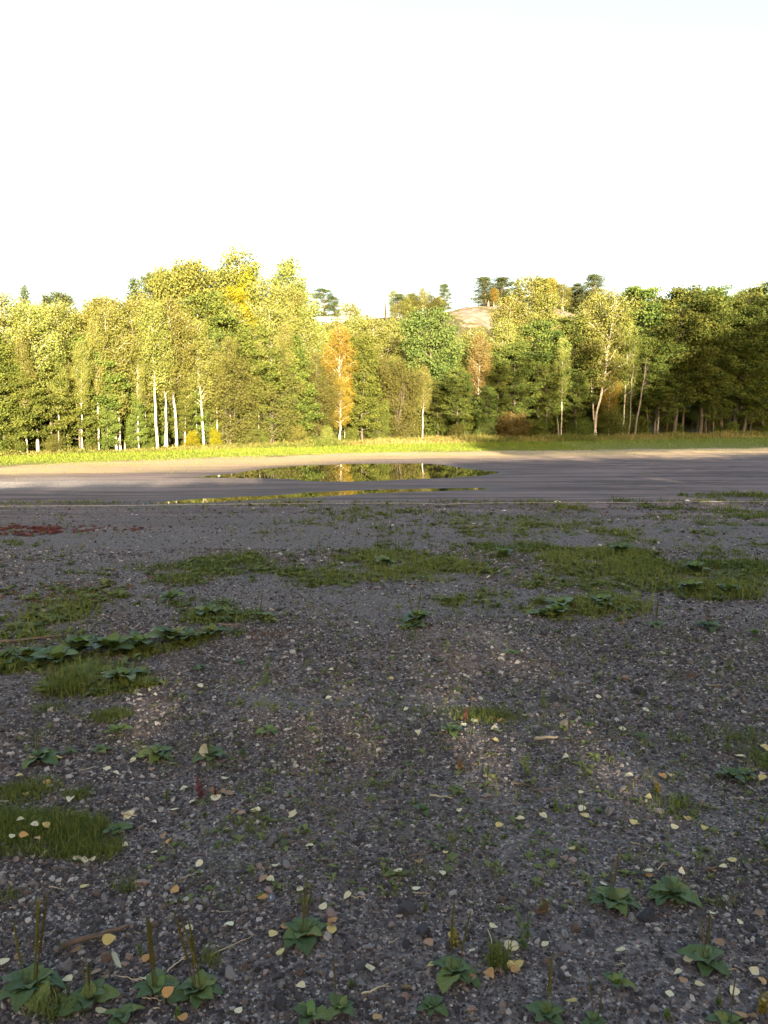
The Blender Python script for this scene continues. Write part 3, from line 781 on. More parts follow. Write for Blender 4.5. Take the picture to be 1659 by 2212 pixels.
dead_tree(833, 0, 640, 'dark dead pole-like trunk on the skyline dip', 'dead_tree', .26, -.01, 2, 'charred', 176)
dead_tree(1051, 0, 648, 'pale broken trunk standing among the pines on the rock', 'tree_stub', 0.45, 0, 0, Y=214, cat='stub')

# white railing on the hill
def railing():
    m, t, out = newmat('white_paint'); NB(t).principled(out, (.78, .76, .70), .6)
    Y = 160; x0, x1 = x_at(672, Y, 22), x_at(752, Y, 22)
    zt, zb = z_at(686.5, Y), z_at(692.5, Y)
    e = obj('railing', None, None, (x0, Y, gz1(x0, Y))); tag(e, 'white two-rail fence below the wide dark pine', 'railing')
    b0 = np.array(e.location)
    for zc in (zt, zb):
        V, Q = box(x0, x1, Y - .04, Y + .04, zc - .14, zc + .14); obj('rail', mesh('rail', V - b0, Q, [m]), e)
    for k in range(5):
        xx = x0 + (x1 - x0) * (k + .02) / 4.04
        V, Q = box(xx - .1, xx + .1, Y + .045, Y + .2, gz1(xx, Y) - .2, zt + .1); obj('post', mesh('post', V - b0, Q, [m]), e)
def box(x0, x1, y0, y1, z0, z1):
    V = np.array([(x, y, z) for z in (z0, z1) for y in (y0, y1) for x in (x0, x1)], float)
    return V, np.array([(0, 2, 3, 1), (4, 5, 7, 6), (0, 1, 5, 4), (2, 6, 7, 3), (0, 4, 6, 2), (1, 3, 7, 5)])
railing()

# ------------------------------------------------------------------ the wood behind the viewer that shades the field
def woodland():
    rng = np.random.default_rng(5); A = Acc()
    U = np.array([-70, -30, -7, -.4, .8, 9.8, 25, 60.]); RE = np.array([16, 20, 22.2, 22.6, 28.5, 32.2, 37.5, 46.])
    def pos(u, s): return u * ca + s * sa, -u * sa + s * ca
    def mass(n, u0, u1, s0, s1, low, top, size, fine=None):
        u = rng.uniform(u0, u1, n); s = rng.uniform(s0, s1, n)
        b = low(u, s); t = top(u, s)
        z = b + (t - b) * rng.uniform(0, 1, n)
        keep = t > b
        if fine is not None: keep &= fine((np.abs(u) < 7) & (z > 2.5) & (z < 4.9))
        # small gaps in the leaves through which patches of sun reach the field
        for (gx, gy, gw, gh, dens) in GAPS:
            gu, gs = gx * ca - gy * sa, gx * sa + gy * ca
            zz = TE * (gs - s)
            hit = (np.abs(u - gu) < gw) & (np.abs(z - zz) < gh)
            keep &= ~(hit & (rng.uniform(0, 1, n) > dens))
        x, y = pos(u, s)
        C = np.stack([x, y, z], 1)[keep]
        V, Q = rhombs(C, size * rng.uniform(.7, 1.4, len(C)), size * .8, rng, .1)
        A.add(V, Q, a=rng.uniform(0, 1, len(C)))
    GAPS = []
    for vx, vy, gw, gh, dens in ((930, 1402, .75, .085, .2), (760, 1540, .75, .08, .2), (1180, 1620, .5, .07, .2), (240, 1985, .22, .05, .2), (430, 1500, .4, .05, .3)):
        gx, gy = ground(vx, vy); GAPS.append((gx, gy, gw, gh, dens))
    rag = lambda u: .5 * (fbm(u * .7, u * 0 + 3, 71) - .5)
    top1 = lambda u, s: TE * (np.interp(u, U, RE) - s) + rag(u) - .3
    mass(70000, -70, 62, -20, -15, lambda u, s: 0 * u, top1, .55, lambda m: ~m)
    mass(44000, -7.3, 7.3, -20, -15, lambda u, s: 0 * u + 2.3, lambda u, s: 0 * u + 5.1, .2)
    lo = lambda u, s: TE * (np.interp(u, [10, 29, 70], [38, 44, 54]) - s) + rag(u)
    hi0 = lambda u: np.interp(u, [11, 17, 21, 25.7, 32.4, 41.7, 47.6, 62.7, 90], [40, 62, 78, 86, 100, 120, 150, 184, 230])
    hi = lambda u, s: TE * (hi0(u) - s) + 1.6 * (fbm(u * .45, u * 0 + 9, 72) - .5)
    mass(64000, 11, 90, -34, -27, lo, hi, .75)
    # open upper sprays of the same trees
    n = 700; u = rng.uniform(14, 80, n); s = rng.uniform(-34, -27, n); z = TE * (np.maximum(hi0(u), 60) - s) + rng.uniform(-4, 6, n)
    x, y = pos(u, s); k = rng.integers(0, n, 12000); C = np.stack([x, y, z], 1)[k] + rng.normal(size=(12000, 3)) * .45
    V, Q = rhombs(C, .5, .4, rng, .1); A.add(V, Q, a=rng.uniform(0, 1, len(C)))
    # trunks that carry the crowns
    W = Acc()
    for k in range(40):
        u = -50 + 130 * (k + rng.uniform(-.3, .3)) / 40; s = rng.uniform(-33, -28) if u > 11 else rng.uniform(-19, -16)
        x, y = pos(u, s); h = float(TE * (np.interp(u, U, RE) - s)) * (1.6 if u > 11 else .9)
        W.add(*tube(np.array([[x, y, gz1(x, y) - .3], [x, y, h * .5], [x, y, h]]), np.array([.22, .16, .05]), 6))
    o = obj('woodland', A.mesh('woodland', [M['alder']])); tag(o, 'dense wood behind the viewer shading the gravel field', None, kind='stuff')
    t = obj('trunk', W.mesh('woodland_trunk', [M['bark_grey']], True), o); t['kind'] = 'stuff'
woodland()

# ------------------------------------------------------------------ grass and weeds
M['grass'] = leafmat('grass_blade', (.050, .085, .024), (.165, .185, .050), .3, .0)
M['lawn'] = leafmat('lawn_blade', (.095, .150, .02), (.21, .235, .045), .35, .0)
M['straw'] = leafmat('weed_stalk', (.085, .115, .025), (.30, .22, .09), .3, .0)
M['weed'] = leafmat('weed_leaf', (.045, .078, .022), (.140, .175, .040), .3, .0, .04)
M['redweed'] = leafmat('red_weed_leaf', (.13, .042, .048), (.21, .08, .075), .3, .0)
M['dryweed'] = leafmat('dry_weed_leaf', (.12, .075, .04), (.20, .13, .06), .25, .0)
NPR = np.random.default_rng(1)
def blades(A, x, y, h, wd, rng, lean=.5, tint=None, seg=2, z0=None):
    """curved grass blades standing at x, y"""
    n = len(x); h = np.broadcast_to(h, (n,)); wd = np.broadcast_to(wd, (n,))
    z = gz(x, y) if z0 is None else z0
    B = np.stack([x, y, z - .004], 1)
    az = rng.uniform(0, 6.283, n); d = np.stack([np.cos(az), np.sin(az), 0 * az], 1); sd = np.stack([-np.sin(az), np.cos(az), 0 * az], 1)
    az2 = rng.uniform(0, 6.283, n); sd = np.stack([np.cos(az2), np.sin(az2), 0 * az], 1)
    ln = np.abs(rng.normal(size=n)) * lean
    up = np.array([0, 0, 1.])
    p1 = B + up * (h * .55)[:, None] + d * (h * ln * .25)[:, None]
    p2 = B + up * (h * (1 - .3 * np.minimum(ln, 1.6)))[:, None] + d * (h * ln * .8)[:, None]
    w_ = wd[:, None] * .5
    V = np.stack([B - sd * w_, B + sd * w_, p1 + sd * w_ * .8, p1 - sd * w_ * .8, p2], 1).reshape(-1, 3)
    k = np.arange(n)[:, None] * 5
    t = rng.uniform(0, 1, n) if tint is None else tint
    A.add(V, k + np.array([[0, 1, 2, 3]]), k + np.array([[3, 2, 4]]), t)
def leaflets(A, C, az, el, L, W, tint):
    """single folded leaves from C, pointing along az, raised by el"""
    n = len(C); L = np.broadcast_to(L, (n,)); W = np.broadcast_to(W, (n,))
    d = np.stack([np.cos(az) * np.cos(el), np.sin(az) * np.cos(el), np.sin(el)], 1)
    sd = np.stack([-np.sin(az), np.cos(az), 0 * az], 1)
    d2 = d.copy(); d2[:, 2] -= .55; up = np.array([0, 0, 1.])
    m1 = C + d * (L * .45)[:, None]; tip = C + d * (L * .55)[:, None] + d2 * (L * .45)[:, None]
    e = up * (W * .18)[:, None]
    V = np.stack([C, m1 + sd * (W * .5)[:, None] + e, m1 - e * .3, m1 - sd * (W * .5)[:, None] + e, tip], 1).reshape(-1, 3)
    k = np.arange(n)[:, None] * 5
    T = np.concatenate([k + np.array([[0, 2, 1]]), k + np.array([[0, 3, 2]]), k + np.array([[1, 2, 4]]), k + np.array([[2, 3, 4]])])
    A.add(V, None, T, np.tile(tint, 4))
def rosettes(A, x, y, size, rng, nleaf=8, tb=.5):
    n = len(x); z = gz(x, y)
    for k in range(nleaf):
        az = k * 2.4 + rng.uniform(0, 6.28, n); el = rng.uniform(.1, .8, n)
        L = size * rng.uniform(.6, 1.1, n)
        leaflets(A, np.stack([x, y, z], 1), az, el, L, L * rng.uniform(.35, .6, n), np.clip(tb + rng.normal(size=n) * .28, 0, 1))
def ell(vx, vy, wx, wy, n, rng, power=.5):
    """n points in the patch of ground whose picture is centred on vx, vy with half sizes wx, wy"""
    x, y = ground(vx, vy); d = math.hypot(x, y)
    rx = wx / F * math.hypot(d, CAM_Z)
    ry = abs(ground(vx, vy - wy)[1] - ground(vx, vy + wy)[1]) / 2
    a = rng.uniform(0, 6.283, n); r = rng.uniform(0, 1, n) ** power * (.75 + .5 * vnoise(np.cos(a) * 2 + vx, np.sin(a) * 2 + vy, 3))
    return x + rx * r * np.cos(a), y + ry * r * np.sin(a)

def build_vegetation():
    rng = np.random.default_rng(2)
    # ---- tall weeds and lawn at the foot of the wood
    A = Acc(); n = 42000
    x = rng.uniform(-40, 75, n); f = rng.uniform(0, 1, n)
    x = np.where(rng.uniform(0, 1, n) < .55, rng.uniform(-26, 18, n), x)
    y0, y1 = Wl(x), Tl(x) + 2.5
    y = y0 + (y1 - y0) * f
    d = np.hypot(x, y) / 45
    hh = (.08 + .75 * fbm(x * .5, y * .5, 33) ** 1.6) * np.interp(x, [-20, 0, 30], [.6, 1.2, 1.3]) * rng.uniform(.5, 1.2, n) * np.clip((y - y0) / 1.6 + .35, .3, 1) * 1.0
    blades(A, x, y, hh, .035 * d, rng, .5, np.clip(2.2 * fbm(x * .25, y * .25, 34) - .72 + rng.normal(size=n) * .15, 0, 1))
    C = np.stack([x, y, gz(x, y) + hh * rng.uniform(.3, 1, n)], 1)[::2]
    V, Q = rhombs(C, .11, .06, rng, .3); A.add(V, Q, a=np.clip(fbm(C[:, 0] * .3, C[:, 1] * .3, 35) - .1 + rng.normal(size=len(C)) * .2, 0, 1))
    tag(obj('undergrowth', A.mesh('undergrowth', [M['straw']])), 'band of tall straw-coloured weeds along the foot of the wood', None, kind='stuff')
    A = Acc(); n = 52000
    x = np.where(rng.uniform(0, 1, n) < .55, rng.uniform(-26, 12, n), rng.uniform(-30, 60, n))
    f = rng.uniform(-.12, 1, n) ; y = Ll(x) + (Wl(x) - Ll(x)) * f + rng.normal(size=n) * .3
    ok = (fbm(x * .6, y * .6, 36) > .45 - .35 * sst(-.1, .35, f)); x, y, f = x[ok], y[ok], f[ok]
    blades(A, x, y, (.05 + .10 * np.clip(f, 0, 1)) * rng.uniform(.6, 1.3, len(x)), .025 * np.hypot(x, y) / 35, rng, .7)
    # thin grass on the sunlit sand before the lawn
    n = 9000; x2 = rng.uniform(-22, 40, n); y2 = Ll(x2) - np.abs(rng.normal(size=n)) * 5
    ok = (fbm(x2 * .25, y2 * .9, 37) > .52) & (pud(x2, y2) < -.4); x2, y2 = x2[ok], y2[ok]
    blades(A, x2, y2, .05 * rng.uniform(.5, 1.4, len(x2)), .02, rng, .9)
    tag(obj('grass', A.mesh('lawn_grass', [M['lawn']])), 'strip of short bright grass in front of the tall weeds', None, kind='stuff')

    # ---- ground cover on the gravel: (view x, view y, half width, half height, amount, mixture)
    G = Acc(); L = Acc(); RD = Acc(); DR = Acc()
    def patch(vx, vy, wx, wy, n, mix='gl', s=1.0):
        x, y = ell(vx, vy, wx * 1.5, wy * 1.5, int(n * 1.15), rng, .75)
        nz = .65 * fbm(x * 1.5, y * 1.5, 40) + .35 * fbm(x * 5, y * 5, 46)
        ok = (rng.uniform(0, 1, len(x)) < np.clip((nz - .45) * 8, .05, 1)) & (pud(x, y) < -.5); x, y, nz = x[ok], y[ok], nz[ok]; d = np.hypot(x, y)
        tn = np.clip(1.6 * fbm(x * .8, y * .8, 47) - .3, 0, 1)
        if 'g' in mix:
            for k in range(5):
                q = rng.normal(size=(2, len(x))) * .055
                blades(G, x + q[0], y + q[1], (.015 + .11 * rng.uniform(0, 1, len(x)) ** 3 * np.clip(nz * 2.6 - .7, .2, 1)) * s * (1 + d * .035), .0028 + .0007 * d, rng, .9, np.clip(tn + rng.normal(size=len(x)) * .22, 0, 1))
        if 'l' in mix:
            k = slice(None, None, 2); rosettes(L, x[k], y[k], (.025 + .075 * rng.uniform(0, 1, len(x[k])) ** 1.7) * s * (1 + d[k] * .03), rng, 7, .55)
        if 'r' in mix:
            k = slice(None, None, 2); rosettes(RD, x[k], y[k], .085 * s, rng, 6)
        if 'd' in mix:
            k = slice(None, None, 3); rosettes(DR, x[k], y[k], .05 * s, rng, 5)
            blades(DR, x[k], y[k], .09 * s, .004, rng, .5)
    # the belt across the middle of the field
    for p in ((330, 1240, 110, 22, 200), (450, 1232, 90, 22, 420), (560, 1215, 90, 20, 330), (640, 1235, 60, 12, 260), (720, 1218, 80, 25, 420), (830, 1222, 80, 22, 520), (930, 1215, 80, 24, 450),
              (1030, 1215, 60, 18, 420), (1090, 1200, 55, 20, 420), (1170, 1200, 70, 20, 330), (1270, 1195, 80, 25, 520), (1330, 1225, 90, 26, 620), (1430, 1225, 100, 24, 650), (1540, 1235, 80, 22, 650), (1630, 1235, 60, 20, 420),
              (1500, 1278, 50, 14, 330), (1575, 1280, 40, 12, 260), (1300, 1305, 60, 18, 330), (1205, 1318, 60, 16, 320), (1270, 1262, 110, 16, 260), (1100, 1290, 70, 14, 160), (985, 1300, 35, 10, 110), (900, 1342, 45, 10, 160), (690, 1265, 40, 8, 110), (1400, 1200, 140, 22, 380)):
        patch(*p)
    for p in ((340, 1400, 75, 12, 300), (430, 1385, 60, 12, 260), (230, 1415, 90, 20, 420), (100, 1432, 90, 14, 320), (20, 1440, 60, 10, 220), (370, 1300, 60, 14, 220), (450, 1330, 40, 16, 240), (560, 1335, 32, 13, 220), (270, 1482, 45, 20, 260), (150, 1490, 28, 10, 130), (200, 1465, 60, 10, 130), (60, 1330, 90, 26, 160), (170, 1310, 90, 24, 160), (100, 1375, 90, 20, 90)):
        patch(*p, 'gl', 1.15)
    for p in ((140, 1270, 160, 28, 200), (60, 1240, 90, 30, 130), (210, 1290, 90, 18, 160), (300, 1260, 100, 20, 160), (880, 1105, 120, 12, 160), (1020, 1150, 150, 18, 180), (700, 1190, 120, 14, 160)):
        patch(*p, 'ld', .9)
    for p in ((1385, 1093, 60, 7, 300), (1600, 1074, 75, 8, 360), (1500, 1110, 140, 12, 260), (1150, 1130, 160, 12, 260), (820, 1110, 120, 10, 220), (1330, 1150, 140, 14, 320), (1560, 1140, 110, 16, 320), (1040, 1160, 130, 14, 260), (740, 1140, 160, 14, 220), (1230, 1095, 90, 7, 200), (600, 1090, 90, 5, 90), (50, 1172, 40, 6, 160), (1450, 1165, 170, 16, 300), (1640, 1110, 60, 10, 200), (880, 1180, 120, 12, 260), (1590, 1180, 90, 16, 220)):
        patch(*p, 'gl', .9)
    patch(45, 1148, 62, 9, 700, 'r', .9); patch(200, 1142, 80, 6, 160, 'rd', .8); patch(1290, 1098, 150, 7, 220, 'rd', .8); patch(590, 1380, 50, 6, 60, 'd', .7)
    for p in ((300, 1255, 120, 20, 130), (1150, 1235, 160, 20, 160), (100, 1300, 120, 30, 130), (1420, 1345, 120, 14, 90), (1480, 1250, 60, 14, 90)): patch(*p, 'd', .9)
    # sparse seedlings all over the gravel
    n = 5200; vx = rng.uniform(-100, 1760, n); vy = 1085 + 880 * rng.uniform(0, 1, n) ** 2.6
    P_ = np.array([ground(a, b) for a, b in zip(vx, vy)]); x, y = P_[:, 0], P_[:, 1]
    ok = (fbm(x * .7, y * .7, 41) > .48) & (pud(x, y) < -.6); x, y = x[ok], y[ok]
    k = len(x) // 2
    rosettes(L, x[:k], y[:k], rng.uniform(.012, .04, k) * (1 + np.hypot(x[:k], y[:k]) * .07), rng, 5, .6); 
    for j in range(4): blades(G, x[k:] + rng.normal(size=len(x) - k) * .015, y[k:] + rng.normal(size=len(x) - k) * .015, rng.uniform(.015, .06, len(x) - k) * (1 + np.hypot(x[k:], y[k:]) * .05), .002 + .0006 * np.hypot(x[k:], y[k:]), rng, .8)
    # near grass tufts
    for (vx, vy, wx, wy, n, h) in ((50, 1712, 60, 26, 1000, .04), (85, 1805, 130, 36, 3600, .055), (10, 1790, 70, 34, 1500, .055), (200, 1840, 60, 22, 900, .045), (240, 1555, 40, 14, 700, .04), (150, 1490, 28, 9, 900, .06), (170, 1720, 30, 12, 260, .035), (1065, 1548, 62, 20, 500, .045), (1010, 1545, 60, 16, 300, .04), (540, 1785, 50, 22, 180, .03), (105, 1530, 40, 12, 200, .035), (1590, 1590, 60, 30, 240, .05), (1460, 1745, 50, 20, 200, .05), (450, 2085, 25, 20, 60, .05), (1075, 2085, 22, 20, 160, .06), (120, 2195, 40, 20, 160, .06), (270, 1920, 24, 10, 60, .04), (1650, 1640, 30, 20, 200, .06), (20, 1940, 30, 20, 60, .04)):
        x, y = ell(vx, vy, wx * 1.15, wy * 1.15, n, rng, .85)
        blades(G, x, y, h * rng.uniform(.35, 1.4, n), .0024 + .0004 * np.hypot(x, y), rng, 1.0)
    tag(obj('grass', G.mesh('field_grass', [M['grass']])), 'thin dull green grass growing in patches on the gravel', None, kind='stuff')
    tag(obj('weeds', L.mesh('field_weeds', [M['weed']])), 'low leafy green weeds spread over the gravel', None, kind='stuff')
    tag(obj('weeds', RD.mesh('red_weeds', [M['redweed']])), 'patch of dark red low weeds on the mud', None, kind='stuff')
    tag(obj('weeds', DR.mesh('dry_weeds', [M['dryweed']])), 'sparse brown withered weeds between the green ones', None, kind='stuff')
build_vegetation()

# ------------------------------------------------------------------ gravel
def stone_mesh(name, seed, mats, sub=1, flat=.65):
    rng = np.random.default_rng(seed)
    import bmesh
    bm = bmesh.new(); bmesh.ops.create_icosphere(bm, subdivisions=sub, radius=1)
    V = np.array([v.co for v in bm.verts]); T = np.array([[v.index for v in f.verts] for f in bm.faces]); bm.free()
    for k in range(9):       # flat broken faces
        nrm = unit(rng.normal(size=3)); dd = rng.uniform(.45, .8)
        ex = np.clip(V @ nrm - dd, 0, None); V = V - ex[:, None] * nrm
    V *= np.array([1, rng.uniform(.65, .95), flat]) * rng.uniform(.95, 1.05, (len(V), 1))
    V /= np.abs(V).max()
    return mesh(name, V, T, mats)
def stonemat(name, stops, scale=60):
    m, t, out = newmat(name); b = NB(t)
    oi = b.n('ObjectInfo'); c = b.ramp(oi.outputs['Random'], stops)
    tc = b.n('TexCoord'); nz = b.noise(tc.outputs['Object'], 3.5, 5, .7)
    c = b.mix(b.math('MULTIPLY', nz, .4), c, (.04, .037, .037))
    b.principled(out, c, .85, .2, b.bump(nz, .6, .15)); return m
M['gravel'] = stonemat('gravel_stone', [(0, (.035, .032, .034)), (.35, (.075, .068, .068)), (.58, (.125, .112, .108)), (.74, (.18, .135, .115)), (.88, (.30, .275, .255)), (1, (.60, .57, .53))])
SH = {
    'grey': stonemat('grey_stone', [(0, (.17, .16, .16)), (1, (.31, .29, .285))]),
    'pale': stonemat('pale_stone', [(0, (.34, .32, .30)), (1, (.52, .49, .46))]),
    'dark': stonemat('dark_stone', [(0, (.045, .048, .056)), (1, (.08, .082, .09))]),
    'pink': stonemat('pink_stone', [(0, (.28, .195, .175)), (1, (.40, .30, .27))]),
    'brown': stonemat('brown_stone', [(0, (.13, .09, .07)), (1, (.20, .15, .12))]),
}
def build_gravel():
    rng = np.random.default_rng(8)
    protos = [bpy.data.objects.new('gravel_piece', stone_mesh('gravel_piece', 200 + k, [M['gravel']], 1, (.5, .65, .8, .4, .7)[k])) for k in range(5)]
    X = []; Y = []; SZ = []
    for (d0, d1, dens, s0, s1) in ((1.2, 2.9, 16000, .0028, .0068), (2.9, 4.2, 9500, .0034, .0080), (4.2, 6.5, 3000, .005, .0105), (6.5, 10, 750, .007, .014), (10, 16, 60, .010, .018)):
        area = .60 * (d1 ** 2 - d0 ** 2) + 2 * .9 * (d1 - d0); n = int(area * dens)
        d = np.sqrt(rng.uniform(d0 ** 2, d1 ** 2, n)); a = rng.uniform(-1, 1, n)
        X.append(a * (d * .60 + .9)); Y.append(d); SZ.append(s0 * (s1 / s0) ** (rng.uniform(0, 1, n) ** 1.6))
        nb = n // 16   # some larger pieces
        d = np.sqrt(rng.uniform(d0 ** 2, d1 ** 2, nb)); X.append((d * .60 + .9) * rng.uniform(-1, 1, nb)); Y.append(d); SZ.append(s1 * rng.uniform(.9, 1.9, nb))
    x, y, s = np.concatenate(X), np.concatenate(Y), np.concatenate(SZ)
    # coarser on the ridges and in drifts, finer elsewhere
    dn = fbm(x * 1.6, y * 1.6, 61); keep = rng.uniform(0, 1, len(x)) < np.clip(.35 + 1.6 * (dn - .25), .25, 1)
    x, y, s = x[keep], y[keep], s[keep] * (.8 + .55 * dn[keep])
    n = len(x)
    V = np.stack([x, y, gz(x, y) + s * rng.uniform(-.1, .35, n)], 1)
    me = bpy.data.meshes.new('gravel'); me.vertices.add(n); me.vertices.foreach_set('co', V.astype(np.float32).ravel())
    for nm, typ, v in (('rot', 'FLOAT_VECTOR', np.stack([rng.normal(size=n) * .35, rng.normal(size=n) * .35, rng.uniform(0, 6.28, n)], 1)), ('scl', 'FLOAT', s), ('pick', 'INT', rng.integers(0, 5, n))):
        at = me.attributes.new(nm, typ, 'POINT')
        at.data.foreach_set('vector' if typ == 'FLOAT_VECTOR' else 'value', np.asarray(v, np.int32 if typ == 'INT' else np.float32).ravel())
    me.materials.append(M['gravel'])
    o = obj('gravel', me); tag(o, 'loose dark grey gravel covering the near ground', None, kind='stuff')
    g = bpy.data.node_groups.new('gravel_scatter', 'GeometryNodeTree')
    g.interface.new_socket('Geometry', in_out='INPUT', socket_type='NodeSocketGeometry'); g.interface.new_socket('Geometry', in_out='OUTPUT', socket_type='NodeSocketGeometry')
    N = g.nodes; gi = N.new('NodeGroupInput'); go = N.new('NodeGroupOutput')
    g2i = N.new('GeometryNodeGeometryToInstance')
    for p in reversed(protos):
        oi = N.new('GeometryNodeObjectInfo'); oi.inputs['Object'].default_value = p; oi.transform_space = 'ORIGINAL'
        g.links.new(oi.outputs['Geometry'], g2i.inputs[0])
    iop = N.new('GeometryNodeInstanceOnPoints'); iop.inputs['Pick Instance'].default_value = True
    def na(name, typ):
        nd = N.new('GeometryNodeInputNamedAttribute'); nd.data_type = typ; nd.inputs[0].default_value = name; return nd.outputs[0]
    g.links.new(gi.outputs[0], iop.inputs['Points']); g.links.new(g2i.outputs[0], iop.inputs['Instance'])
    g.links.new(na('pick', 'INT'), iop.inputs['Instance Index']); g.links.new(na('scl', 'FLOAT'), iop.inputs['Scale'])
    e2r = N.new('FunctionNodeEulerToRotation'); g.links.new(na('rot', 'FLOAT_VECTOR'), e2r.inputs[0]); g.links.new(e2r.outputs[0], iop.inputs['Rotation'])
    g.links.new(iop.outputs[0], go.inputs[0])
    md = o.modifiers.new('scatter', 'NODES'); md.node_group = g
    print('gravel pieces', n)
build_gravel()

# ------------------------------------------------------------------ places read off enlarged parts of the photograph, as view pixels
def z1(a, b): return a * .926 / 1.8516, (2400 + b * .926) / 1.8516
def z2(a, b): return (1536 + a * .926) / 1.8516, (2400 + b * .926) / 1.8516
def z3(a, b): return a / 1.62 / 1.8516, (3200 + b / 1.62) / 1.8516
def z4(a, b): return (1024 + a / 1.62) / 1.8516, (3200 + b / 1.62) / 1.8516
def z5(a, b): return (2048 + a / 1.62) / 1.8516, (3200 + b / 1.62) / 1.8516
def dist(vx, vy):
    x, y = ground(vx, vy); return math.sqrt(x * x + y * y + CAM_Z ** 2)
def span(px, vx, vy):
    """metres across for px view pixels at that spot"""
    x, y = ground(vx, vy); return px / F * (y * cp + CAM_Z * sp)

